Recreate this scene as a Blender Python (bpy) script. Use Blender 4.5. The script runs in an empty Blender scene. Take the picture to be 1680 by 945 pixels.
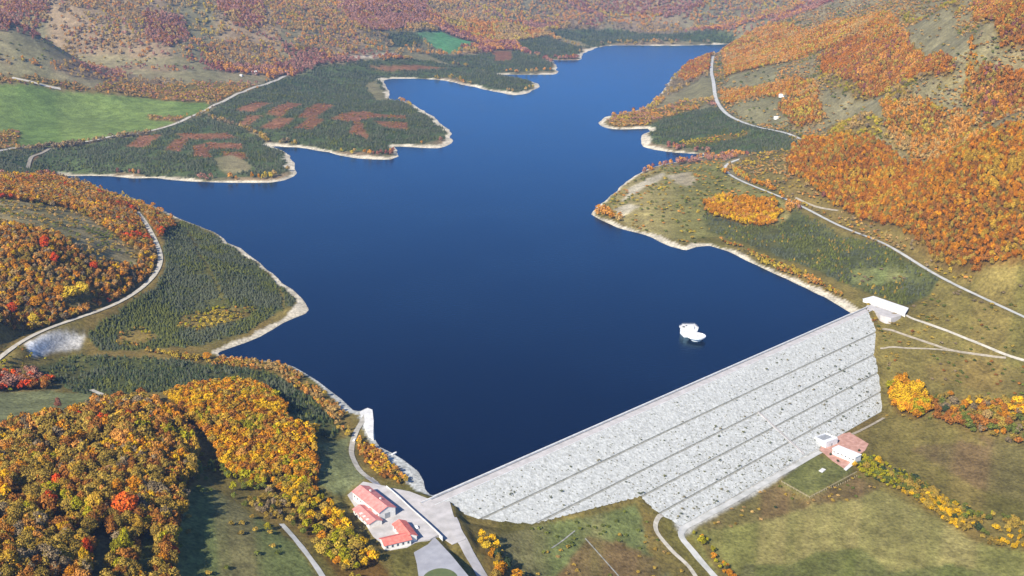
import bpy, bmesh, math, random
import numpy as np
from mathutils import Vector, Matrix

random.seed(7)
rng = np.random.default_rng(7)
S = bpy.context.scene
COL = S.collection

# ------------------------------------------------------------------ camera, sky, sun, exposure
CAM_H = 380.0
PITCH = math.radians(17.6)
cam_data = bpy.data.cameras.new('camera')
cam_data.sensor_width = 36.0
cam_data.angle = math.radians(50.0)
cam_data.clip_start = 1.0
cam_data.clip_end = 60000.0
cam = bpy.data.objects.new('camera', cam_data)
cam.location = (0, 0, CAM_H)
cam.rotation_euler = (math.pi / 2 - PITCH, 0, 0)
COL.objects.link(cam)
S.camera = cam

SUN_ELEV = math.radians(36)
SUN_AZ = math.radians(214)          # clockwise from +Y: the sun stands behind and to the left of the camera
world = bpy.data.worlds.new('World')
S.world = world
world.use_nodes = True
wn = world.node_tree.nodes
wl = world.node_tree.links
bg = wn['Background']
sky = wn.new('ShaderNodeTexSky')
sky.sky_type = 'NISHITA'
sky.sun_disc = False
sky.sun_elevation = SUN_ELEV
sky.sun_rotation = SUN_AZ
sky.altitude = 2500
sky.air_density = 0.8
sky.dust_density = 0.0
sky.ozone_density = 8.0
wl.new(sky.outputs[0], bg.inputs[0])
bg.inputs[1].default_value = 0.115

sd = bpy.data.lights.new('sun', 'SUN')
sd.energy = 4.9
sd.angle = math.radians(0.5)
sd.color = (1.0, 0.93, 0.81)
sun = bpy.data.objects.new('sun', sd)
to_sun = Vector((math.sin(SUN_AZ) * math.cos(SUN_ELEV), math.cos(SUN_AZ) * math.cos(SUN_ELEV), math.sin(SUN_ELEV)))
sun.rotation_euler = to_sun.to_track_quat('Z', 'Y').to_euler()
COL.objects.link(sun)

vs = S.view_settings
vs.view_transform = 'Standard'
vs.look = 'None'
vs.gamma = 1.0
vs.exposure = 0.92
HAZE_DENSITY = 0.000046

# ------------------------------------------------------------------ survey: sight lines of the aerial view to places on the ground
FOC = 1801.0


def ray(px, py):
    dx = (px - 840) / FOC
    dv = -(py - 472.5) / FOC
    return (dx, math.cos(PITCH) + dv * math.sin(PITCH), -math.sin(PITCH) + dv * math.cos(PITCH))


def at(px, py, z=0.0):
    d = ray(px, py)
    t = (z - CAM_H) / d[2]
    return np.array([d[0] * t, d[1] * t])


def to_view(x, y, z):
    r = z - CAM_H
    D = y * math.cos(PITCH) - r * math.sin(PITCH)
    D = np.maximum(D, 1.0)
    return 840 + FOC * x / D, 472.5 - FOC * (y * math.sin(PITCH) + r * math.cos(PITCH)) / D, D


# ------------------------------------------------------------------ noise helpers
def vnoise(x, y, seed=0):
    xi = np.floor(x).astype(np.int64)
    yi = np.floor(y).astype(np.int64)
    fx = x - xi
    fy = y - yi
    fx = fx * fx * (3 - 2 * fx)
    fy = fy * fy * (3 - 2 * fy)

    def h(a, b):
        n = (a * 374761393 + b * 668265263 + seed * 1442695041) & 0xffffffff
        n = ((n ^ (n >> 13)) * 1274126177) & 0xffffffff
        n = n ^ (n >> 16)
        return (n & 0xffff) / 65535.0
    return (h(xi, yi) * (1 - fx) + h(xi + 1, yi) * fx) * (1 - fy) + (h(xi, yi + 1) * (1 - fx) + h(xi + 1, yi + 1) * fx) * fy


def fbm(x, y, seed=0, octs=4):
    s = 0
    a = 0.5
    for k in range(octs):
        s = s + a * vnoise(x * 2 ** k + 17.3 * k, y * 2 ** k - 9.1 * k, seed + k)
        a *= 0.5
    return s / (1 - 0.5 ** octs)


def sstep(t):
    t = np.clip(t, 0, 1)
    return t * t * (3 - 2 * t)


def inside(poly, x, y):
    poly = np.asarray(poly)
    r = np.zeros(np.shape(x), bool)
    n = len(poly)
    lo = poly.min(0)
    hi = poly.max(0)
    m = (x >= lo[0]) & (x <= hi[0]) & (y >= lo[1]) & (y <= hi[1])
    xm = x[m]
    ym = y[m]
    rm = np.zeros(xm.shape, bool)
    for i in range(n):
        x0, y0 = poly[i]
        x1, y1 = poly[(i + 1) % n]
        if y0 == y1:
            continue
        c = ((y0 > ym) != (y1 > ym)) & (xm < (x1 - x0) * (ym - y0) / (y1 - y0) + x0)
        rm ^= c
    r[m] = rm
    return r


def seg_dist(poly, x, y, closed=True, attr=None):
    """distance to the outline, and the attribute of the nearest place on it"""
    best = np.full(np.shape(x), 1e18)
    av = np.zeros(np.shape(x))
    n = len(poly)
    for i in range(n if closed else n - 1):
        a = poly[i]
        b = poly[(i + 1) % n]
        ab = b - a
        L2 = max(ab @ ab, 1e-9)
        t = np.clip(((x - a[0]) * ab[0] + (y - a[1]) * ab[1]) / L2, 0, 1)
        d2 = (x - a[0] - t * ab[0]) ** 2 + (y - a[1] - t * ab[1]) ** 2
        m = d2 < best
        best = np.where(m, d2, best)
        if attr is not None:
            av = np.where(m, attr[i] * (1 - t) + attr[(i + 1) % n] * t, av)
    return np.sqrt(best), av


def smooth_line(pts, step, closed=False):
    """Catmull-Rom through points, resampled"""
    P = [np.asarray(p, float) for p in pts]
    out = []
    n = len(P)
    rngn = n if closed else n - 1
    for i in range(rngn):
        if closed:
            p0, p1, p2, p3 = P[i - 1], P[i], P[(i + 1) % n], P[(i + 2) % n]
        else:
            p0, p1, p2, p3 = P[max(i - 1, 0)], P[i], P[i + 1], P[min(i + 2, n - 1)]
        k = max(1, int(np.linalg.norm(p2 - p1) / step))
        for j in range(k):
            t = j / k
            out.append(0.5 * ((2 * p1) + (-p0 + p2) * t + (2 * p0 - 5 * p1 + 4 * p2 - p3) * t * t + (-p0 + 3 * p1 - 3 * p2 + p3) * t ** 3))
    if not closed:
        out.append(P[-1])
    return np.array(out)


# ------------------------------------------------------------------ dam axis
DA = at(712, 816, 5)
DB = at(1425, 503, 5)
DL = float(np.hypot(*(DB - DA)))
DT = (DB - DA) / DL
DN = np.array([DT[1], -DT[0]])
CREST_Z = 5.0
CREST_W = 9.0


def face_z(n):
    return CREST_Z - (n - CREST_W) / 2.0


TRIM_N = [0, 9, 30, 49, 66, 84, 101]
TRIM_L = [-6, -4, 13, 47, 146, 148, 158]
TRIM_R = [600, 592, 572, 535, 513, 487, 459]
BERM_N = [30.3, 49.5, 66.4, 83.0]


def dam(t, n, z):
    p = DA + DT * t + DN * n
    return (p[0], p[1], z)


# ------------------------------------------------------------------ lake outline (third number: width of the bare shore)
LAKE = [(708, 814, 1.2), (698, 803, 2.2), (695, 788, 2.6), (685, 772, 2.4), (665, 753, 2.4), (645, 742, 1.8), (625, 733, 1.0), (616, 722, 1.5), (613, 700, 1.9), (611, 672, 2.0),
        (603, 668, 2.4), (590, 674, 1.6), (578, 672, 1.4), (560, 655, 1), (540, 640, .8), (520, 626, .7), (500, 614, .6), (480, 603, .4), (465, 597, .3),
        (440, 592, .1), (415, 591, .1), (390, 588, .1), (362, 585, .3), (356, 580, .8), (380, 572, .9), (405, 563, .9), (425, 553, .9), (445, 541, .9),
        (465, 530, 1), (485, 522, 1.2), (500, 515, 1.6), (505, 508, 1.6), (500, 498, 1.3), (492, 484, 1.2), (480, 475, .8), (465, 464, .8), (445, 448, .9),
        (425, 430, .9), (405, 413, .9), (390, 403, .7), (375, 397, .5), (360, 386, .2), (340, 376, .2), (315, 366, .3), (290, 357, .4), (270, 347, .4),
        (240, 335, .2), (215, 325, .2), (190, 317, .2), (165, 308, .3), (140, 299, .5), (115, 293, .7),
        (98, 289, .9), (130, 289, .8), (170, 289, .8), (220, 292, .9), (250, 292, .9), (290, 296, 1), (340, 299, 1), (400, 300, 1.1), (440, 300, 1.2),
        (465, 296, 1.3), (480, 291, 1.3), (487, 284, 1.3), (485, 274, 1.1), (478, 262, .9), (470, 253, .7), (455, 243, .6), (448, 239, .8), (470, 241, .9),
        (500, 244, 1), (540, 250, 1), (575, 258, 1.1), (610, 262, 1.2), (640, 262, 1.2), (652, 257, 1.2), (655, 250, 1), (647, 241, .8), (660, 241, .9),
        (690, 243, 1.1), (715, 244, 1.2), (735, 238, 1.2), (741, 228, 1.2), (738, 215, 1), (725, 203, .9), (710, 190, .9), (690, 180, .9), (668, 167, 1), (643, 164, .9), (640, 156, .9),
        (640, 152, 1), (634, 140, 1.1), (636, 130, 1.2), (677, 129, 1), (727, 132, 1), (760, 139, 1), (813, 151, 1), (853, 156, 1.1), (885, 141, 1.2),
        (872, 134, .6), (847, 128, .4), (822, 122, .7), (860, 123, .8), (910, 122, .8), (915, 117, .8), (910, 103, .6), (905, 99, .7), (950, 98, .8), (957, 89, .9),
        (973, 81, .9), (1003, 75, .8), (1060, 75, .8), (1120, 75, .8), (1197, 73, .7),
        (1202, 78, .3), (1180, 88, .3), (1150, 97, .4), (1123, 108, .4), (1115, 114, .4), (1100, 131, .4), (1086, 150, .3), (1074, 163, .4), (1053, 179, .5), (1020, 186, .5), (992, 193, .8), (982, 202, 1), (1000, 211, .9),
        (1027, 212, .8), (1060, 211, .7), (1064, 215, .8), (1051, 223, 1.0), (1050, 237, 1.1), (1070, 246, 1), (1120, 251, .8), (1155, 253, .5), (1150, 258, .3), (1120, 264, .3), (1077, 272, .3),
        (1053, 282, .3), (1027, 298, .4), (1008, 313, .4), (1000, 325, .4), (985, 335, .5), (970, 347, .8), (969, 352, 1), (985, 361, 1), (1010, 373, .9), (1040, 381, 1),
        (1070, 391, 1), (1100, 404, 1), (1125, 411, 1.1), (1145, 405, 1.1), (1165, 403, 1.1), (1190, 411, 1), (1225, 428, 1), (1260, 443, 1), (1290, 458, 1),
        (1320, 473, 1), (1350, 488, 1.1), (1375, 501, 1.1), (1396, 514, 1.1)]
lake_xyw = smooth_line([np.array([*at(a, b, 0), w]) for a, b, w in LAKE], 16)
lake_xy = lake_xyw[:, :2].copy()
jx = fbm(lake_xy[:, 0] / 45, lake_xy[:, 1] / 45, 5, 3) - .5
jy = fbm(lake_xy[:, 0] / 45 + 91, lake_xy[:, 1] / 45, 6, 3) - .5
ds = np.clip(lake_xy[:, 1] * 0.008, 4, 18)
lake_xy[2:-2, 0] += (jx * ds)[2:-2]
lake_xy[2:-2, 1] += (jy * ds)[2:-2]
shore_w = lake_xyw[:, 2]

# ------------------------------------------------------------------ terrain sheet
ys = [-900, -400, -50, 150, 260, 330]
y = 360.0
while y < 9600:
    ys.append(y)
    y *= 1.0048 if y < 2600 else 1.0062
ys += [10300, 11500, 13500, 17000, 22000]
ys = np.array(ys)
us = np.concatenate([[-2.2, -1.4, -1.0, -.8], np.linspace(-.66, .66, 600), [.8, 1.0, 1.4, 2.2]])
sc_y = np.maximum(ys + 60, 330)
X = us[None, :] * sc_y[:, None]
Y = np.repeat(ys[:, None], len(us), 1)
NR, NC = X.shape


def gidx(x, y):
    r = np.interp(y, ys, np.arange(NR))
    c = np.interp(x / np.maximum(np.asarray(y) + 60, 330), us, np.arange(NC))
    return r, c


def sample(grid, x, y):
    r, c = gidx(x, y)
    r0 = np.clip(np.floor(r).astype(int), 0, NR - 2)
    c0 = np.clip(np.floor(c).astype(int), 0, NC - 2)
    fr = r - r0
    fc = c - c0
    return (grid[r0, c0] * (1 - fc) + grid[r0, c0 + 1] * fc) * (1 - fr) + (grid[r0 + 1, c0] * (1 - fc) + grid[r0 + 1, c0 + 1] * fc) * fr


HEIGHTS = [  # sight line and height of the ground it meets
    (1280, 800, -42), (1500, 900, -46), (1650, 930, -47), (1680, 780, -41), (1560, 740, -42), (1460, 700, -40), (1200, 940, -48), (1120, 870, -41), (1360, 740, -40.5), (1340, 930, -48),
    (1455, 655, -33), (1455, 610, -22), (1455, 575, -12), (1460, 540, -3), (1490, 515, 4), (1560, 600, -14), (1680, 640, -20), (1680, 590, -8), (1600, 560, -2), (1680, 700, -32),
    (1680, 525, 14), (1540, 465, 12), (1480, 470, 8), (1400, 490, 4), (1400, 385, 16), (1300, 335, 16), (1190, 275, 14), (1100, 330, 14), (1050, 330, 12), (1200, 400, 4), (1160, 340, 13),
    (1680, 470, 34), (1550, 420, 34), (1450, 365, 32), (1500, 300, 68), (1450, 236, 92), (1330, 240, 58), (1220, 255, 26), (1680, 360, 92), (1680, 285, 128), (1560, 258, 115),
    (1500, 235, 92), (1400, 200, 85), (1680, 240, 120), (1300, 195, 48), (1350, 228, 34), (1240, 205, 16), (1170, 175, 10), (1090, 205, 10), (1120, 240, 5), (1020, 200, 7), (1180, 120, 22), (1140, 100, 24),
    (1450, 120, 140), (1300, 110, 90), (1240, 75, 70), (1680, 130, 210), (1620, 60, 240), (1500, 50, 200), (1350, 50, 145), (1680, 0, 290), (1480, 10, 235), (1260, 50, 90), (1560, 10, 260),
    (350, 450, 18), (240, 480, 17), (440, 480, 9), (320, 390, 13), (300, 540, 9), (240, 560, 5), (160, 420, 62), (240, 395, 28), (60, 420, 80), (0, 310, 82), (100, 315, 44), (200, 340, 26), (0, 500, 62), (60, 500, 42), (170, 490, 27), (100, 530, 22), (30, 555, 20),
    (60, 590, 14), (100, 562, 15), (130, 575, 12), (10, 620, 20), (200, 610, 9), (330, 610, 11), (430, 620, 9), (520, 690, 14), (560, 690, 7), (50, 670, 24), (180, 655, 22),
    (230, 690, 46), (120, 740, 48), (0, 760, 50), (60, 850, 62), (200, 830, 52), (270, 900, 42), (0, 930, 75), (140, 940, 58), (300, 800, 36), (300, 720, 34), (330, 760, 20), (330, 660, 26), (400, 680, 29), (470, 720, 20), (370, 800, 22), (420, 860, 26), (360, 940, 30), (500, 940, 20),
    (540, 750, 13), (590, 760, 8), (560, 800, 11), (600, 840, 8), (650, 880, 8), (680, 860, 8), (720, 840, 5), (710, 910, 6), (560, 900, 15), (620, 930, 11), (640, 780, 5), (600, 720, 5), (605, 690, 3),
    (765, 860, 1), (800, 862, -6), (765, 890, 2), (795, 905, -4), (780, 920, -6), (800, 945, -7), (870, 865, -15.5), (960, 850, -20), (1040, 820, -23.5), (1060, 870, -34), (900, 930, -24), (1000, 930, -34), (1090, 930, -44), (840, 940, -18),
    (150, 190, 22), (40, 200, 24), (300, 185, 18), (60, 245, 10), (250, 250, 10), (400, 255, 9), (440, 280, 6), (560, 200, 14), (480, 210, 14), (660, 215, 9), (430, 150, 16), (600, 120, 12), (760, 120, 8),
    (850, 105, 7), (690, 95, 14), (900, 80, 8), (750, 75, 22), (200, 135, 34), (60, 120, 48), (380, 120, 34), (130, 90, 80), (0, 80, 120), (270, 80, 95), (420, 85, 70), (520, 70, 90), (130, 20, 190), (0, 20, 215), (330, 20, 175), (500, 20, 150), (600, 60, 60),
    (620, 15, 140), (720, 40, 60), (740, 5, 125), (850, 40, 50), (870, 5, 110), (960, 50, 20), (1000, 25, 60), (1000, 0, 120), (1120, 40, 25), (1120, 0, 120), (1200, 40, 30), (1230, 5, 120), (1330, 10, 170), (1400, 2, 190),
]
CPX = [at(a, b, z) for a, b, z in HEIGHTS]
CP = np.array([[p[0], p[1], h[2]] for p, h in zip(CPX, HEIGHTS)])
extra = []
for xx, zz in ((-3500, 340), (-1800, 330), (0, 330), (1800, 350), (3600, 380)):
    extra.append((xx, 7600, zz))
for xx, zz in ((-5000, 380), (0, 400), (5000, 420)):
    extra.append((xx, 11000, zz))
extra += [(-1500, 500, 80), (-900, 330, 60), (1500, 600, -30), (900, 330, -50), (0, 330, -40), (1700, 1500, 150), (2600, 3000, 260)]
CP = np.vstack([CP, np.array(extra)])


def uv(x, y):
    s = np.maximum(y + 60, 330)
    return x / s, np.log(s)


cu, cv = uv(CP[:, 0], CP[:, 1])


def kern(du, dv):
    return -np.sqrt(du * du + dv * dv + 0.035 ** 2)


K = kern(cu[:, None] - cu[None], cv[:, None] - cv[None])
n_ = len(CP)
A_ = np.zeros((n_ + 1, n_ + 1))
A_[:n_, :n_] = K + np.eye(n_) * 0.012
A_[:n_, n_] = 1
A_[n_, :n_] = 1
W_ = np.linalg.solve(A_, np.append(CP[:, 2], 0))
fit = K @ W_[:n_] + W_[n_]
print('height fit error', np.abs(fit - CP[:, 2]).max(), [(HEIGHTS[i], round(float(fit[i]))) for i in np.argsort(-np.abs(fit - CP[:, 2]))[:14] if i < len(HEIGHTS)])
U, V = uv(X, Y)
ZR = np.full(X.shape, W_[n_])
for i in range(n_):
    ZR += W_[i] * kern(U - cu[i], V - cv[i])
ZR = np.clip(ZR, -52, 480)
DIST = np.hypot(X, Y)

DSH, SW = seg_dist(lake_xy, X, Y, True, shore_w)
IN_LAKE = inside(lake_xy, X, Y)
SD = np.where(IN_LAKE, -DSH, DSH)
DS = (X - DA[0]) * DN[0] + (Y - DA[1]) * DN[1]
DTAU = (X - DA[0]) * DT[0] + (Y - DA[1]) * DT[1]
BEACH = np.clip(-.1 + 2.1 * fbm(X / 70, Y / 70, 9, 3), .25, 1.7) * SW * np.clip(DIST * 0.0064, 5.0, 14)

fold = (fbm(X / 420, Y / 420, 11, 5) - .5) * 2
fold2 = (1 - np.abs(fbm(X / 800, Y / 800, 15, 3) - .5) * 4)
up = sstep((DIST - 1300) / 900)
ZR = ZR + up * sstep((SD - 60) / 500) * (fold * np.clip(DIST * .012, 0, 52) + fold2 * np.clip(DIST * .004, 0, 18))
ZR = ZR + (1 - up) * (fbm(X / 45, Y / 45, 21, 3) - .5) * 2.2 * sstep((SD - 15) / 60)

R = 35 + 0.03 * DIST
ramp = 0.16 * np.minimum(SD, BEACH * 1.1 + 5) + 0.05 * np.maximum(SD - BEACH * 1.1 - 5, 0)
w = sstep((SD - 6) / R)
ZS = ramp * (1 - w) + np.maximum(ZR, np.minimum(ramp, 3.0)) * w
ZS = np.where(SD < 0, np.maximum(0.22 * SD, -14), ZS)
Z = np.where((DS < 0) | (SD < 0), ZS, ZR)
# right and left abutments: the ground meets the stone face along the trim lines
nn = np.clip(DS, 0, 101)
tl = np.interp(nn, TRIM_N, TRIM_L)
tr = np.interp(nn, TRIM_N, TRIM_R)
fz = np.minimum(face_z(nn), CREST_Z - .4)
out = np.maximum(np.maximum(tl - DTAU, DTAU - tr), 0)
zone = (DS > 0) & (DS < 101)
e = sstep(out / 30)
Z = np.where(zone & (out > 0), (np.maximum(fz, -41) + .6) * (1 - e) + Z * e, Z)
inn = np.minimum(DTAU - tl, tr - DTAU)
Z = np.where(zone & (out <= 0) & (DS < 97), fz + .6 - 3.2 * sstep(inn / 9), Z)
Z = np.where(zone & (out <= 0) & (DS >= 97), -40.2, Z)
Z = np.where((DS >= 101) & (DS < 125) & (DTAU > 150) & (DTAU < 466), -40.8 * (1 - sstep((DS - 101) / 24)) + Z * sstep((DS - 101) / 24), Z)

# level ground under buildings and yards
PADS = [([(566, 812), (598, 786), (622, 800), (690, 874), (684, 898), (640, 905), (598, 880)], 8.0, 7),
        ([(648, 806), (690, 812), (708, 818), (736, 824), (745, 850), (762, 882), (745, 890), (722, 878), (700, 858), (672, 833)], 4.6, 11),
        ([(676, 905), (702, 892), (714, 882), (740, 912), (768, 948), (780, 975), (680, 975)], 7.0, 6),
        ([(1412, 488), (1433, 484), (1494, 504), (1487, 518), (1440, 510)], 4.2, 8),
        ([(1340, 716), (1395, 708), (1427, 729), (1385, 771), (1330, 818), (1280, 791)], -40.4, 8)]
for pxs, z0, bl in PADS:
    poly = np.array([at(a, b, z0) for a, b in pxs])
    lo = poly.min(0) - 40
    hi = poly.max(0) + 40
    m = (X > lo[0]) & (X < hi[0]) & (Y > lo[1]) & (Y < hi[1])
    d, _ = seg_dist(poly, X[m], Y[m])
    d = np.where(inside(poly, X[m], Y[m]), 0, d)
    k = sstep(d / bl)
    zz = Z[m] * k + z0 * (1 - k)
    Z[m] = np.where((DS[m] > 9) & (DTAU[m] > 6) & (DTAU[m] < 600) & (DS[m] < 100), Z[m], zz)


def ground(px, py, zlift=0.0):
    """where the sight line meets the terrain"""
    d = ray(px, py)
    ts = np.exp(np.linspace(math.log(380), math.log(14000), 5000))
    x = d[0] * ts
    yy = d[1] * ts
    z = CAM_H + d[2] * ts
    g = np.maximum(sample(Z, x, yy), -60)
    below = np.nonzero(z < g)[0]
    i = below[0] if len(below) else len(ts) - 1
    return np.array([x[i], yy[i]])


def gz(x, y):
    return float(sample(Z, np.array([x]), np.array([y]))[0])


def bench(pxs, half):
    """cut a level road bench into the slope and return its line"""
    L = smooth_line([ground(a, b) for a, b in pxs], 6)
    zz = sample(Z, L[:, 0], L[:, 1])
    k = 15
    ker = np.hanning(2 * k + 3)[1:-1]
    ker /= ker.sum()

    def sm(a):
        return np.convolve(np.pad(a, k, mode='reflect', reflect_type='odd'), ker, 'valid')
    L = np.stack([sm(L[:, 0]), sm(L[:, 1])], 1)
    zz = sm(sm(zz))
    lo, hi = L.min(0) - 60, L.max(0) + 60
    m = (X > lo[0]) & (X < hi[0]) & (Y > lo[1]) & (Y < hi[1])
    d, zn = seg_dist(L, X[m], Y[m], False, zz)
    w_ = sstep((d - half) / (half * 3))
    Z[m] = np.where(SD[m] > 4, zn * (1 - w_) + Z[m] * w_, Z[m])
    return L[::2]


RIGHT_ROAD = bench([(1720, 540), (1680, 520), (1600, 481), (1500, 432), (1400, 384), (1310, 337), (1250, 311), (1210, 295), (1188, 280), (1188, 269), (1215, 261)], 6)
FAR_ROAD = bench([(1170, 93), (1167, 115), (1171, 140), (1175, 165), (1190, 187), (1220, 203), (1260, 214), (1300, 222), (1350, 229)], 12)
LEFT_TRACK = bench([(225, 348), (243, 372), (257, 400), (266, 425), (262, 447), (240, 470), (205, 497), (150, 519), (100, 532), (60, 545), (20, 565), (-5, 592)], 5)

# ------------------------------------------------------------------ land cover
# name: ground colour A, ground colour B (patchy mix)
COVERS = {
    'dry': ((.150, .122, .058), (.105, .094, .042)),
    'hill': ((.205, .160, .110), (.140, .130, .085)),
    'green': ((.135, .178, .055), (.105, .150, .044)),
    'olivegreen': ((.165, .170, .082), (.140, .150, .070)),
    'fargreen': ((.085, .200, .085), (.095, .170, .085)),
    'greygrass': ((.190, .168, .108), (.150, .138, .086)),
    'openhill': ((.185, .155, .095), (.125, .120, .075)),
    'lawn': ((.135, .135, .050), (.110, .118, .042)),
    'meadow': ((.115, .130, .050), (.140, .125, .058)),
    'darkmeadow': ((.100, .106, .034), (.115, .110, .045)),
    'pale': ((.205, .180, .092), (.140, .136, .062)),
    'brown': ((.130, .095, .055), (.115, .100, .050)),
    'felled': ((.175, .100, .066), (.150, .085, .055)),
    'young': ((.072, .088, .046), (.060, .075, .040)),
    'conifer': ((.060, .066, .034), (.080, .080, .040)),
    'floor': ((.110, .070, .032), (.090, .065, .030)),
    'scrub': ((.150, .115, .055), (.120, .100, .048)),
    'clearing': ((.27, .225, .135), (.20, .175, .10)),
    'headland': ((.215, .185, .100), (.140, .132, .064)),
    'toe': ((.46, .455, .42), (.36, .35, .31)),
    'rock': ((.42, .37, .26), (.24, .20, .12)),
    'scree': ((.68, .67, .64), (.42, .40, .36)),
    'sand': ((.55, .48, .38), (.45, .39, .30)),
}
def vivid(c, k):
    l = .3 * c[0] + .55 * c[1] + .15 * c[2]
    return tuple(max(.008, l + (a - l) * k) for a in c)


for _k in COVERS:
    if _k not in ('toe', 'scree', 'sand', 'rock'):
        COVERS[_k] = tuple(vivid(c, 1.1 if 'green' in _k or _k in ('lawn', 'darkmeadow', 'meadow') else 1.35) for c in COVERS[_k])
CN = list(COVERS)
T = 3.0


def z1(pts):
    return [(a / T, b / T) for a, b in pts]


def z2(pts):
    return [(a / T + 560, b / T) for a, b in pts]


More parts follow.
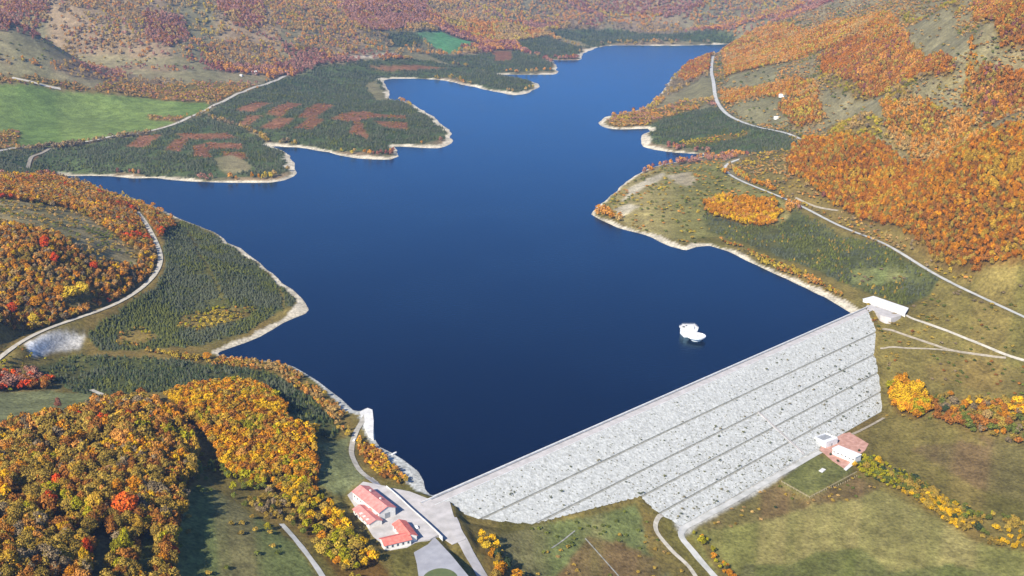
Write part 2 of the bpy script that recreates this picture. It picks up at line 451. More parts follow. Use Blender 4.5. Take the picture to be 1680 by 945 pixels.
# region: cover, outline, woods key (None = bare)
REG = [
    ('dry', [(1395, 515), (1480, 470), (1680, 475), (1700, 700), (1440, 690)], 'slope_shrub'),
    # far and left
    ('hill', [(-60, 300), (-60, -60), (1740, -60), (1740, 240), (1500, 235), (1350, 228), (1180, 180), (1100, 60), (700, 95), (450, 130), (300, 165), (0, 140)], 'hill'),
    ('openhill', [(1175, 60), (1300, 30), (1480, -10), (1740, -40), (1740, 262), (1560, 262), (1430, 234), (1350, 233), (1215, 205), (1180, 185), (1168, 150), (1172, 100)], 'hill_open'),
    ('hill', [(-60, -60), (85, -60), (82, 30), (60, 52), (20, 62), (-60, 50)], 'wine_wood'),
    ('hill', [(350, -30), (430, -10), (437, 40), (415, 50), (385, 46), (360, 20)], 'wine_wood'),
    ('hill', [(545, -30), (690, -40), (705, 20), (690, 42), (640, 52), (590, 48), (560, 22)], 'wine_wood'),
    ('hill', [(925, -40), (1120, -40), (1160, 12), (1130, 28), (1040, 26), (980, 18)], 'wine_wood'),
    ('hill', [(240, 20), (300, 30), (310, 62), (285, 80), (240, 70)], 'wine_wood'),
    ('hill', [(440, -20), (545, 0), (585, 50), (590, 85), (540, 95), (470, 62), (445, 30)], 'tan_wood'),
    ('hill', [(95, 10), (240, -10), (235, 70), (200, 90), (110, 75)], 'tan_wood'),
    ('hill', [(700, 20), (760, 5), (920, 0), (980, 30), (960, 45), (760, 35)], 'tan_wood'),
    ('hill', [(1130, 28), (1230, -20), (1330, -20), (1300, 20), (1190, 45)], 'tan_wood'),
    ('hill', [(310, 62), (400, 60), (460, 75), (480, 100), (430, 112), (340, 105)], 'tan_wood'),
    ('greygrass', [(0, 100), (70, 112), (140, 130), (220, 140), (200, 150), (110, 140), (60, 125), (0, 114)], None),
    ('greygrass', [(190, 113), (300, 120), (440, 125), (430, 140), (330, 135), (230, 128)], None),
    ('greygrass', [(0, 60), (60, 70), (130, 85), (230, 95), (330, 105), (330, 118), (200, 108), (80, 105), (0, 95)], 'hedge_far'),
    ('scrub', [(0, 112), (60, 126), (150, 145), (230, 138), (300, 136), (430, 142), (400, 158), (345, 172), (250, 163), (150, 154), (0, 140)], 'orange_scrub'),
    ('green', [(0, 140), (60, 142), (150, 155), (250, 163), (345, 170), (330, 185), (285, 205), (235, 218), (150, 232), (30, 243), (0, 230)], None),
    ('scrub', [(236, 190), (300, 191), (318, 195), (290, 201), (245, 197)], 'orange_scrub'),
    ('dry', [(-20, 180), (8, 190), (30, 215), (34, 240), (20, 248), (-20, 250)], 'orange_scrub'),
    ('young', [(-10, 275), (0, 258), (30, 247), (150, 236), (240, 221), (330, 192), (400, 212), (440, 236), (470, 256), (478, 280), (440, 293), (330, 293), (200, 285), (100, 286), (60, 290)], 'young'),
    ('felled', z1([(618, 722), (690, 670), (800, 658), (722, 727)]), 'felled_brush'), ('felled', z1([(812, 742), (850, 690), (935, 668), (890, 748)]), 'felled_brush'),
    ('felled', z1([(870, 660), (1100, 655), (1185, 684), (940, 688)]), 'felled_brush'), ('felled', z1([(950, 768), (948, 718), (1005, 706), (1045, 778)]), 'felled_brush'),
    ('felled', z1([(1010, 702), (1190, 710), (1195, 736), (1030, 738)]), 'felled_brush'), ('felled', z1([(1080, 748), (1210, 752), (1218, 788), (1120, 778)]), 'felled_brush'),
    ('greygrass', [(352, 260), (380, 254), (408, 268), (412, 280), (375, 288), (358, 278)], None),
    ('felled', [(30, 277), (60, 252), (82, 243), (60, 262), (45, 275)], None),
    ('young', [(330, 190), (420, 145), (440, 132), (520, 110), (620, 100), (645, 120), (628, 135), (636, 155), (690, 182), (725, 206), (737, 228), (690, 237), (640, 236), (640, 255), (560, 250), (480, 236), (445, 233), (400, 210)], 'young'),
    ('felled', z1([(1155, 545), (1250, 503), (1345, 510), (1255, 555)]), 'felled_brush'), ('felled', z1([(1165, 612), (1225, 568), (1300, 568), (1220, 622)]), 'felled_brush'),
    ('felled', z1([(1315, 562), (1420, 503), (1495, 512), (1390, 575)]), 'felled_brush'), ('felled', z1([(1275, 632), (1360, 580), (1450, 582), (1380, 638)]), 'felled_brush'),
    ('felled', z1([(1465, 582), (1560, 508), (1645, 518), (1560, 582)]), 'felled_brush'), ('felled', z1([(1440, 636), (1520, 580), (1600, 588), (1540, 638)]), 'felled_brush'),
    ('felled', z1([(1620, 590), (1680, 560), (1800, 545), (1880, 575), (1740, 600)]), 'felled_brush'),
    ('felled', z2([(80, 578), (142, 692), (38, 655)]), 'felled_brush'), ('felled', z2([(150, 592), (330, 604), (330, 642), (205, 624)]), 'felled_brush'), ('felled', z2([(130, 556), (320, 572), (320, 590), (160, 578)]), 'felled_brush'), ('felled', z2([(-20, 566), (60, 546), (110, 578), (20, 604)]), 'felled_brush'),
    ('greygrass', [(598, 140), (620, 130), (632, 155), (640, 165), (615, 165)], None),
    ('young', [(560, 112), (590, 100), (700, 98), (790, 112), (860, 130), (884, 138), (850, 152), (800, 146), (740, 128), (640, 126), (600, 117)], 'young'),
    ('felled', [(600, 108), (680, 107), (740, 112), (700, 115), (610, 114)], None),
    ('greygrass', [(640, 92), (690, 90), (780, 105), (800, 118), (760, 108), (690, 98)], None),
    ('young', [(700, 88), (850, 84), (905, 102), (910, 118), (820, 119), (740, 105)], 'young'),
    ('felled', [(808, 84), (840, 84), (840, 100), (812, 100)], None),
    ('young', [(630, 55), (690, 52), (690, 75), (650, 78)], 'young'),
    ('young', [(840, 72), (900, 60), (955, 80), (945, 96), (890, 96)], 'young'),
    ('young', [(900, 50), (1000, 46), (1200, 55), (1210, 69), (1000, 71), (960, 80), (910, 62)], 'young'),
    ('greygrass', [(905, 58), (950, 68), (975, 80), (945, 75)], None),
    ('fargreen', [(682, 55), (720, 51), (797, 74), (735, 89), (700, 72)], None),
    ('sand', [(568, 97), (590, 92), (650, 89), (655, 92), (600, 96)], None),
    # left bank
    ('scrub', [(0, 288), (60, 290), (150, 312), (250, 345), (285, 366), (300, 380), (262, 395), (265, 430), (240, 465), (200, 497), (120, 527), (50, 547), (-20, 580)], 'hill_left'),
    ('clearing', [(0, 335), (80, 338), (140, 352), (190, 385), (228, 420), (225, 440), (165, 432), (100, 390), (20, 372), (0, 372)], 'sparse_left'),
    ('conifer', [(266, 380), (300, 362), (370, 395), (440, 450), (475, 476), (488, 500), (450, 518), (400, 547), (330, 567), (255, 573), (170, 577), (140, 548), (200, 508), (250, 475), (270, 440), (272, 400)], 'plantation'),
    ('dry', [(304, 378), (308, 377), (345, 440), (368, 492), (366, 503), (362, 494), (340, 446)], None),
    ('dry', [(455, 470), (462, 470), (472, 500), (468, 505)], None),
    ('scrub', [(300, 520), (370, 503), (425, 507), (405, 525), (330, 543), (290, 540)], 'yellow_shrub'),
    ('scrub', [(190, 548), (240, 540), (262, 556), (230, 568), (195, 565)], 'yellow_shrub'),
    ('scree', [(42, 566), (90, 545), (140, 550), (136, 572), (90, 580), (55, 586)], None),
    ('dry', [(0, 600), (20, 570), (60, 590), (130, 580), (100, 610), (40, 640), (0, 650)], 'yellow_shrub'),
    ('scrub', [(0, 620), (50, 610), (90, 625), (80, 640), (40, 640), (0, 640)], 'red_clump'),
    ('conifer', [(40, 602), (130, 583), (250, 588), (400, 600), (470, 617), (520, 652), (560, 702), (545, 722), (500, 702), (440, 652), (380, 632), (280, 642), (180, 652), (100, 632)], 'conifer_near'),
    ('scrub', [(240, 577), (345, 588), (450, 597), (500, 620), (560, 672), (588, 712), (575, 728), (560, 712), (520, 660), (450, 612), (350, 600)], 'shore_shrub'),
    ('olivegreen', [(-20, 640), (80, 640), (150, 645), (205, 655), (150, 680), (60, 702), (-20, 725)], None),
    ('floor', [(-40, 735), (60, 700), (120, 690), (170, 668), (230, 660), (285, 690), (310, 720), (322, 745), (322, 790), (308, 810), (300, 870), (285, 1010), (-60, 1010)], 'fore_wood'),
    ('floor', [(272, 655), (330, 640), (400, 632), (440, 645), (478, 700), (520, 712), (515, 742), (520, 800), (470, 800), (420, 800), (372, 770), (340, 720), (305, 690)], 'right_wood'),
    ('meadow', [(303, 830), (320, 800), (345, 800), (400, 835), (450, 865), (485, 890), (535, 960), (285, 960)], 'meadow_bush'),
    ('scrub', [(322, 745), (345, 755), (380, 780), (420, 800), (470, 800), (520, 835), (560, 880), (520, 890), (480, 870), (440, 860), (395, 830), (345, 800), (322, 795)], 'gully_scrub'),
    ('floor', [(440, 778), (510, 800), (555, 845), (590, 885), (640, 935), (665, 1000), (590, 1000), (515, 890)], 'path_trees'),
    
    ('olivegreen', [(522, 728), (580, 712), (574, 740), (582, 765), (600, 785), (570, 808), (548, 812), (516, 790)], None),
    ('scrub', [(590, 722), (612, 734), (640, 752), (666, 778), (672, 795), (645, 797), (622, 784), (602, 766), (590, 745)], 'dam_shore'),
    # right bank
    ('headland', [(985, 340), (1020, 300), (1080, 275), (1180, 262), (1190, 285), (1290, 335), (1300, 365), (1160, 390), (1120, 402), (1040, 377)], 'sparse_head'),
    ('conifer', [(1155, 352), (1200, 360), (1280, 372), (1305, 342), (1400, 392), (1545, 457), (1530, 482), (1490, 503), (1440, 487), (1400, 472), (1330, 442), (1230, 402), (1165, 382)], 'olive_conifer'),
    ('meadow', [(1400, 440), (1470, 440), (1490, 455), (1440, 470), (1400, 465)], 'slope_shrub'),
    ('floor', [(1148, 332), (1180, 322), (1270, 330), (1284, 350), (1272, 373), (1220, 371), (1165, 353)], 'golden_wood'),
    ('scrub', [(1168, 388), (1230, 410), (1300, 440), (1370, 478), (1388, 496), (1362, 493), (1290, 453), (1200, 408)], 'shore_shrub'),
    ('scrub', [(1000, 372), (1060, 380), (1120, 400), (1160, 394), (1160, 400), (1125, 408), (1060, 388)], 'sparse_head'),
    ('scrub', [(1200, 272), (1250, 245), (1300, 236), (1300, 290), (1385, 350), (1490, 397), (1600, 452), (1590, 470), (1440, 402), (1320, 342), (1225, 290)], 'tan_shrub'),
    ('floor', [(1290, 262), (1310, 240), (1350, 232), (1430, 228), (1560, 255), (1700, 275), (1700, 470), (1600, 450), (1530, 430), (1490, 395), (1450, 370), (1380, 345), (1330, 310), (1290, 285)], 'beech'),
    ('young', [(1065, 205), (1120, 183), (1180, 178), (1215, 202), (1290, 222), (1315, 234), (1250, 252), (1160, 248), (1070, 237), (1058, 215)], 'young'),
    ('scrub', [(1115, 233), (1170, 222), (1228, 215), (1230, 221), (1170, 235), (1120, 241)], 'yellow_shrub'),
    ('scrub', [(985, 200), (1000, 192), (1060, 182), (1110, 165), (1165, 168), (1130, 183), (1085, 195), (1060, 208), (1010, 210)], 'orange_scrub'),
    ('greygrass', [(1090, 160), (1150, 130), (1166, 128), (1168, 165), (1120, 165), (1080, 180)], None),
    ('floor', [(1112, 132), (1125, 108), (1160, 86), (1170, 100), (1164, 118), (1125, 138)], 'beech_far'),
    ('greygrass', [(1195, 118), (1240, 103), (1280, 112), (1270, 138), (1195, 145)], 'hedge_far'),
    ('greygrass', [(1200, 180), (1240, 165), (1290, 165), (1290, 200), (1260, 208), (1220, 198)], 'hedge_far'),
    ('greygrass', [(1350, 160), (1420, 148), (1470, 150), (1450, 195), (1380, 205), (1350, 190)], 'hedge_far'),
    ('floor', [(1180, 78), (1300, 42), (1470, 30), (1482, 52), (1350, 82), (1260, 108), (1190, 128)], 'orange_far'),
    ('floor', [(1340, 95), (1400, 62), (1480, 60), (1560, 100), (1562, 130), (1480, 145), (1400, 142), (1345, 118)], 'beech_far'),
    ('floor', [(1585, -20), (1700, -20), (1700, 95), (1640, 82), (1600, 35)], 'beech_far'),
    ('floor', [(1590, 110), (1690, 140), (1690, 235), (1620, 205), (1595, 155)], 'beech_far'),
    ('floor', [(1278, 168), (1340, 160), (1357, 198), (1312, 212), (1285, 192)], 'orange_far'),
    ('scrub', [(1440, 172), (1500, 162), (1560, 185), (1590, 188), (1605, 232), (1450, 227)], 'orange_far'),
    ('scrub', [(1450, 150), (1485, 148), (1500, 160), (1480, 172), (1455, 172)], 'pale_trees'),
    ('scrub', [(1175, 150), (1270, 140), (1300, 128), (1340, 140), (1340, 160), (1250, 160), (1190, 172)], 'orange_far'),
    ('scrub', [(1340, 118), (1400, 140), (1480, 145), (1560, 132), (1560, 145), (1440, 160), (1345, 140)], 'pale_trees'),
    ('scrub', [(1360, 205), (1440, 198), (1450, 226), (1400, 232), (1355, 226)], 'pale_trees'),
    ('scrub', [(1585, 60), (1600, 95), (1600, 160), (1610, 215), (1595, 215), (1582, 150)], 'orange_far'),
    ('scrub', [(1475, 20), (1560, 5), (1580, 20), (1480, 38)], 'pale_trees'),
    ('greygrass', [(1480, 50), (1560, 15), (1590, 60), (1595, 95), (1560, 98), (1490, 74)], 'hedge_far'),
    ('rock', [(1095, 288), (1128, 282), (1142, 296), (1128, 308), (1105, 300)], None),
    ('rock', [(1030, 312), (1062, 292), (1092, 282), (1088, 292), (1050, 312), (1020, 332)], None),
    ('rock', [(1005, 345), (1030, 335), (1050, 340), (1020, 355)], None),
    ('meadow', [(150, 965), (160, 890), (172, 860), (184, 880), (184, 965)], None),
    ('meadow', [(226, 965), (232, 890), (244, 872), (258, 880), (262, 965)], None),
    # below the dam
    ('floor', [(1455, 640), (1480, 628), (1512, 640), (1525, 675), (1500, 690), (1470, 680), (1455, 660)], 'yellow_clump'),
    ('dry', [(1440, 705), (1530, 690), (1620, 715), (1700, 745), (1700, 905), (1560, 810), (1430, 740)], None),
    ('brown', [(1490, 735), (1580, 725), (1700, 780), (1700, 880), (1600, 800)], None),
    ('brown', [(1600, 715), (1700, 735), (1700, 770), (1640, 745)], None),
    ('scrub', [(1528, 655), (1560, 650), (1680, 668), (1700, 690), (1700, 735), (1650, 728), (1590, 710), (1535, 690)], 'slope_trees'),
    ('scrub', [(1520, 600), (1600, 590), (1700, 620), (1700, 650), (1600, 640), (1530, 625)], 'slope_shrub'),
    ('pale', [(1130, 870), (1280, 795), (1330, 818), (1400, 778), (1560, 860), (1690, 940), (1690, 960), (1180, 960)], None),
    ('brown', [(1130, 872), (1150, 856), (1275, 795), (1330, 820), (1400, 780), (1450, 800), (1400, 820), (1330, 830), (1280, 850), (1160, 870)], 'field_bush'),
    ('darkmeadow', [(1225, 928), (1300, 925), (1350, 905), (1420, 903), (1460, 940), (1560, 925), (1640, 945), (1640, 965), (1200, 965)], None),
    ('toe', [(1100, 835), (1350, 720), (1348, 744), (1282, 786), (1200, 833), (1145, 862), (1122, 878), (1108, 868)], None),
    ('scrub', [(1352, 716), (1450, 672), (1456, 684), (1400, 708)], 'field_bush'),
    ('lawn', [(1282, 791), (1338, 745), (1405, 775), (1328, 816)], None),
    ('meadow', [(775, 880), (880, 862), (960, 845), (1040, 825), (1070, 870), (1150, 960), (820, 960)], 'field_bush'),
    ('brown', [(960, 880), (1020, 890), (1110, 930), (1060, 960), (900, 960)], 'field_bush'),
    ('scrub', [(1405, 752), (1440, 752), (1500, 788), (1570, 830), (1690, 910), (1690, 940), (1600, 890), (1500, 822), (1420, 780)], 'hedgerow'),
    ('scrub', [(782, 888), (800, 882), (825, 910), (850, 945), (850, 965), (815, 965), (800, 930)], 'dam_foot_trees'),
    ('scrub', [(1140, 880), (1146, 874), (1200, 935), (1215, 960), (1195, 960)], 'lane_trees'),
    ('scrub', [(1050, 835), (1072, 850), (1090, 890), (1130, 930), (1150, 960), (1120, 960), (1060, 900)], 'field_bush'),
]

cover = np.full(X.shape, CN.index('dry'), int)
region = np.full(X.shape, -1, int)
cover[DIST > 1700] = CN.index('hill')
cover[(X < -250) & (DIST < 1700) & (DS < 0)] = CN.index('scrub')
warpx = (fbm(X / 60, Y / 60, 31, 3) - .5)
warpy = (fbm(X / 60 + 50, Y / 60, 32, 3) - .5)
wamp = np.clip(DIST * .008, 3, 22)
GW, GV = X + warpx * wamp, Y + warpy * wamp
for k, (cv_, pts, wood) in enumerate(REG):
    wp = np.array([ground(a + 220 if a >= 1670 else a - 220 if a <= 8 else a, b) for a, b in pts])
    m = inside(wp, X + warpx * 5, Y + warpy * 5) if cv_ == 'felled' else inside(wp, GW, GV)
    cover[m] = CN.index(cv_)
    region[m] = k
LAND = SD > BEACH + 1.5
region[~LAND] = -2
damzone = (DS > -2) & (DS < 104) & (DTAU > tl - 2) & (DTAU < tr + 2)
region[damzone] = -2

ca = np.array([COVERS[c][0] for c in CN])
cb = np.array([COVERS[c][1] for c in CN])
mix = sstep((fbm(X / np.clip(DIST * .03, 14, 160), Y / np.clip(DIST * .03, 14, 160), 41, 4) - .36) / .3)
colour = ca[cover] * (1 - mix[..., None]) + cb[cover] * mix[..., None]
streak = fbm((X * .8 + Y * .6) / 34, (Y * .8 - X * .6) / 9, 44, 3)
colour *= (0.82 + 0.36 * streak)[..., None]
# softened edges between covers
for _ in range(1):
    c2 = colour.copy()
    c2[1:-1, 1:-1] = (colour[1:-1, 1:-1] * 4 + colour[:-2, 1:-1] + colour[2:, 1:-1] + colour[1:-1, :-2] + colour[1:-1, 2:]) / 8
    colour = c2
bn = (fbm(X / 14, Y / 14, 51, 3) - .5)
bedge = sstep((BEACH * (1 + .7 * bn) + 1.0 - SD) / np.clip(DIST * .0016, 1.2, 5))
bedge = np.where((DS > 0) & (SD > 0), 0, bedge)
sandc = np.array([.53, .47, .355])[None, None] * (0.85 + .5 * (fbm(X / 22, Y / 22, 52, 3) - .3))[..., None]
near_left = sstep((330 - np.hypot(X + 60, Y - 760)) / 120)      # quarried stone shore beside the dam is greyer
sandc = sandc * (1 - near_left[..., None]) + np.array([.42, .42, .385]) * near_left[..., None]
colour = colour * (1 - bedge[..., None]) + sandc * bedge[..., None]
wet = sstep((1.0 - SD) / 2.5)
colour *= (1 - .45 * wet)[..., None]


# ------------------------------------------------------------------ materials
def new_mat(name):
    m = bpy.data.materials.new(name)
    m.use_nodes = True
    nt = m.node_tree
    b = nt.nodes['Principled BSDF']
    b.inputs['Specular IOR Level'].default_value = 0.2
    b.inputs['Roughness'].default_value = 0.85
    return m, nt, b


def nd(nt, typ, **kw):
    n = nt.nodes.new(typ)
    for k, v in kw.items():
        setattr(n, k, v)
    return n


def noise_mat(name, c0, c1, scale=1.0, rough=.85, bump=0.0, detail=5, ramp=(.35, .65), coord='Object', spec=.2):
    m, nt, b = new_mat(name)
    tc = nd(nt, 'ShaderNodeTexCoord')
    no = nd(nt, 'ShaderNodeTexNoise')
    no.inputs['Scale'].default_value = scale
    no.inputs['Detail'].default_value = detail
    nt.links.new(tc.outputs[coord], no.inputs['Vector'])
    r = nd(nt, 'ShaderNodeValToRGB')
    r.color_ramp.elements[0].position = ramp[0]
    r.color_ramp.elements[1].position = ramp[1]
    r.color_ramp.elements[0].color = (*c0, 1)
    r.color_ramp.elements[1].color = (*c1, 1)
    nt.links.new(no.outputs['Fac'], r.inputs[0])
    nt.links.new(r.outputs[0], b.inputs['Base Color'])
    b.inputs['Roughness'].default_value = rough
    b.inputs['Specular IOR Level'].default_value = spec
    if bump:
        bp = nd(nt, 'ShaderNodeBump')
        bp.inputs['Strength'].default_value = bump
        bp.inputs['Distance'].default_value = .3
        nt.links.new(no.outputs['Fac'], bp.inputs['Height'])
        nt.links.new(bp.outputs[0], b.inputs['Normal'])
    return m


def ground_material():
    m, nt, b = new_mat('ground')
    at_ = nd(nt, 'ShaderNodeAttribute', attribute_name='cover')
    ge = nd(nt, 'ShaderNodeNewGeometry')
    prev = at_.outputs['Color']
    for sc, lo, hi in ((.35, .55, 1.45), (.06, .7, 1.3), (.012, .8, 1.2)):
        no = nd(nt, 'ShaderNodeTexNoise')
        no.inputs['Scale'].default_value = sc
        no.inputs['Detail'].default_value = 4
        no.inputs['Roughness'].default_value = .65
        nt.links.new(ge.outputs['Position'], no.inputs['Vector'])
        mr = nd(nt, 'ShaderNodeMapRange')
        mr.inputs[1].default_value = .3
        mr.inputs[2].default_value = .7
        mr.inputs[3].default_value = lo
        mr.inputs[4].default_value = hi
        nt.links.new(no.outputs['Fac'], mr.inputs[0])
        vm = nd(nt, 'ShaderNodeVectorMath', operation='SCALE')
        nt.links.new(prev, vm.inputs[0])
        nt.links.new(mr.outputs[0], vm.inputs['Scale'])
        prev = vm.outputs[0]
    nt.links.new(prev, b.inputs['Base Color'])
    bn_ = nd(nt, 'ShaderNodeTexNoise')
    bn_.inputs['Scale'].default_value = .5
    bn_.inputs['Detail'].default_value = 5
    nt.links.new(ge.outputs['Position'], bn_.inputs['Vector'])
    bp = nd(nt, 'ShaderNodeBump')
    bp.inputs['Strength'].default_value = .6
    bp.inputs['Distance'].default_value = .8
    nt.links.new(bn_.outputs['Fac'], bp.inputs['Height'])
    nt.links.new(bp.outputs[0], b.inputs['Normal'])
    b.inputs['Roughness'].default_value = 1
    b.inputs['Specular IOR Level'].default_value = .05
    return m


def water_material():
    m, nt, b = new_mat('water')
    ge = nd(nt, 'ShaderNodeNewGeometry')
    b.inputs['Base Color'].default_value = (.0003, .0012, .010, 1)
    b.inputs['Roughness'].default_value = .9
    b.inputs['Specular IOR Level'].default_value = 0
    gl = nd(nt, 'ShaderNodeBsdfGlossy')
    gl.inputs['Color'].default_value = (.50, .82, 1, 1)
    gl.inputs['Roughness'].default_value = .25
    fr = nd(nt, 'ShaderNodeFresnel')
    fr.inputs['IOR'].default_value = 1.33
    mx = nd(nt, 'ShaderNodeMixShader')
    nt.links.new(fr.outputs[0], mx.inputs[0])
    nt.links.new(b.outputs[0], mx.inputs[1])
    nt.links.new(gl.outputs[0], mx.inputs[2])
    nt.links.new(mx.outputs[0], nt.nodes['Material Output'].inputs['Surface'])
    mp = nd(nt, 'ShaderNodeMapping')
    mp.inputs['Rotation'].default_value = (0, 0, .5)
    mp.inputs['Scale'].default_value = (.16, .34, .2)
    nt.links.new(ge.outputs['Position'], mp.inputs[0])
    no = nd(nt, 'ShaderNodeTexNoise')
    no.inputs['Scale'].default_value = 1
    no.inputs['Detail'].default_value = 3
    nt.links.new(mp.outputs[0], no.inputs['Vector'])
    n2 = nd(nt, 'ShaderNodeTexNoise')
    n2.inputs['Scale'].default_value = .006
    n2.inputs['Detail'].default_value = 3
    nt.links.new(ge.outputs['Position'], n2.inputs['Vector'])
    mr = nd(nt, 'ShaderNodeMapRange')
    mr.inputs[1].default_value = .35
    mr.inputs[2].default_value = .65
    mr.inputs[3].default_value = .2
    mr.inputs[4].default_value = .8
    nt.links.new(n2.outputs['Fac'], mr.inputs[0])
    bp = nd(nt, 'ShaderNodeBump')
    bp.inputs['Distance'].default_value = .45
    nt.links.new(mr.outputs[0], bp.inputs['Strength'])
    nt.links.new(no.outputs['Fac'], bp.inputs['Height'])
    for n_out in (b, gl, fr):
        nt.links.new(bp.outputs[0], n_out.inputs['Normal'])
    return m


def leaf_material(name, instanced):
    m, nt, b = new_mat(name)
    if instanced:
        a = nd(nt, 'ShaderNodeAttribute', attribute_name='tint', attribute_type='INSTANCER')
        src = a.outputs['Color']
    else:
        a = nd(nt, 'ShaderNodeObjectInfo')
        src = a.outputs['Color']
    ge = nd(nt, 'ShaderNodeNewGeometry')
    mr = nd(nt, 'ShaderNodeMapRange')
    mr.inputs[3].default_value = .72
    mr.inputs[4].default_value = 1.3
    nt.links.new(ge.outputs['Random Per Island'], mr.inputs[0])
    vm = nd(nt, 'ShaderNodeVectorMath', operation='SCALE')
    nt.links.new(src, vm.inputs[0])
    nt.links.new(mr.outputs[0], vm.inputs['Scale'])
    hs = nd(nt, 'ShaderNodeHueSaturation')
    mh = nd(nt, 'ShaderNodeMapRange')
    mh.inputs[3].default_value = .485
    mh.inputs[4].default_value = .525
    no = nd(nt, 'ShaderNodeTexNoise')
    no.inputs['Scale'].default_value = .35
    nt.links.new(ge.outputs['Position'], no.inputs['Vector'])
    nt.links.new(no.outputs['Fac'], mh.inputs[0])
    nt.links.new(mh.outputs[0], hs.inputs['Hue'])
    nt.links.new(vm.outputs[0], hs.inputs['Color'])
    nt.links.new(hs.outputs[0], b.inputs['Base Color'])
    b.inputs['Roughness'].default_value = .9
    b.inputs['Specular IOR Level'].default_value = .1
    return m


def stone_material():
    m, nt, b = new_mat('stone_facing')
    ge = nd(nt, 'ShaderNodeNewGeometry')
    vo = nd(nt, 'ShaderNodeTexVoronoi')
    vo.inputs['Scale'].default_value = .55
    vo.inputs['Randomness'].default_value = 1
    nt.links.new(ge.outputs['Position'], vo.inputs['Vector'])
    no = nd(nt, 'ShaderNodeTexNoise')
    no.inputs['Scale'].default_value = .5
    no.inputs['Detail'].default_value = 7
    no.inputs['Roughness'].default_value = .7
    nt.links.new(ge.outputs['Position'], no.inputs['Vector'])
    r = nd(nt, 'ShaderNodeValToRGB')
    cr = r.color_ramp
    cr.elements[0].position = .30
    cr.elements[0].color = (.285, .29, .255, 1)
    cr.elements[1].position = .47
    cr.elements[1].color = (.415, .42, .395, 1)
    e2 = cr.elements.new(.62)
    e2.color = (.485, .49, .465, 1)
    nt.links.new(no.outputs['Fac'], r.inputs[0])
    se = nd(nt, 'ShaderNodeSeparateColor')
    nt.links.new(vo.outputs['Color'], se.inputs[0])
    mr = nd(nt, 'ShaderNodeMapRange')
    mr.inputs[3].default_value = .8
    mr.inputs[4].default_value = 1.12
    nt.links.new(se.outputs[0], mr.inputs[0])
    vm = nd(nt, 'ShaderNodeVectorMath', operation='SCALE')
    nt.links.new(r.outputs[0], vm.inputs[0])
    nt.links.new(mr.outputs[0], vm.inputs['Scale'])
    nt.links.new(vm.outputs[0], b.inputs['Base Color'])
    bp = nd(nt, 'ShaderNodeBump')
    bp.inputs['Strength'].default_value = .4
    bp.inputs['Distance'].default_value = .35
    nt.links.new(vo.outputs['Distance'], bp.inputs['Height'])
    nt.links.new(bp.outputs[0], b.inputs['Normal'])
    return m


M = {
    'ground': ground_material(), 'water': water_material(), 'stone': stone_material(),
    'leaf_inst': leaf_material('leaves_scattered', True), 'leaf': leaf_material('leaves', False),
    'bark': noise_mat('bark', (.07, .05, .035), (.12, .09, .065), 3),
    'concrete': noise_mat('concrete', (.50, .49, .46), (.62, .61, .585), .35),
    'pale_concrete': noise_mat('pale_concrete', (.50, .49, .47), (.66, .65, .62), .3),
    'crest': noise_mat('crest_concrete', (.37, .35, .33), (.49, .46, .44), .15),
    'berm': noise_mat('berm_gravel', (.20, .20, .17), (.33, .32, .28), .35),
    'asphalt': noise_mat('asphalt', (.11, .11, .115), (.16, .16, .165), .4),
    'lot': noise_mat('lot_asphalt', (.26, .26, .28), (.34, .34, .36), .12),
    'gravel': noise_mat('gravel', (.34, .31, .25), (.50, .46, .38), .25),
    'dirt': noise_mat('dirt', (.25, .21, .15), (.38, .33, .25), .3),
    'road': noise_mat('road_surface', (.36, .36, .33), (.50, .49, .46), .12),
    'wall': noise_mat('white_render', (.60, .58, .53), (.72, .70, .65), .6),
    'roof_pink': noise_mat('faded_red_roofing', (.52, .17, .15), (.64, .25, .22), .4),
    'roof_red': noise_mat('red_roofing', (.55, .13, .10), (.66, .20, .16), .4),
    'paving': noise_mat('red_paving', (.36, .19, .14), (.50, .29, .23), .25),
    'glass': noise_mat('window_glass', (.05, .06, .08), (.09, .10, .12), 1, rough=.1, spec=.6),
    'dark': noise_mat('dark_recess', (.015, .015, .018), (.03, .03, .035), 1),
    'grey': noise_mat('grey_roofing', (.22, .23, .24), (.30, .31, .32), .5),
    'white_paint': noise_mat('white_paint', (.56, .565, .57), (.72, .72, .71), .5, rough=.5),
    'car_white': noise_mat('car_paint_white', (.7, .7, .7), (.78, .78, .78), 1, rough=.25, spec=.5),
    'car_red': noise_mat('car_paint_red', (.35, .03, .02), (.4, .04, .03), 1, rough=.25, spec=.5),
    'rubber': noise_mat('rubber', (.02, .02, .02), (.035, .035, .035), 4),
    'tile_orange': noise_mat('clay_tiles', (.30, .13, .08), (.40, .18, .11), .6),
    'wood': noise_mat('fence_timber', (.35, .29, .18), (.45, .38, .25), 1),
}


# ------------------------------------------------------------------ object helpers
def tag(o, label=None, cat=None, group=None, kind=None):
    if label:
        o['label'] = label
    if cat:
        o['category'] = cat
    if group:
        o['group'] = group
    if kind:
        o['kind'] = kind
    return o


def empty(name, loc, rz=0.0):
    o = bpy.data.objects.new(name, None)
    o.location = loc
    o.rotation_euler = (0, 0, rz)
    o.empty_display_size = 2
    COL.objects.link(o)
    return o


def mesh_obj(name, verts, faces, mat, parent=None, smooth=False):
    me = bpy.data.meshes.new(name)
    me.from_pydata([tuple(map(float, v)) for v in verts], [], faces)
    if smooth:
        me.polygons.foreach_set('use_smooth', [True] * len(me.polygons))
    me.materials.append(mat)
    me.update()
    o = bpy.data.objects.new(name, me)
    COL.objects.link(o)
    if parent:
        o.parent = parent
    return o


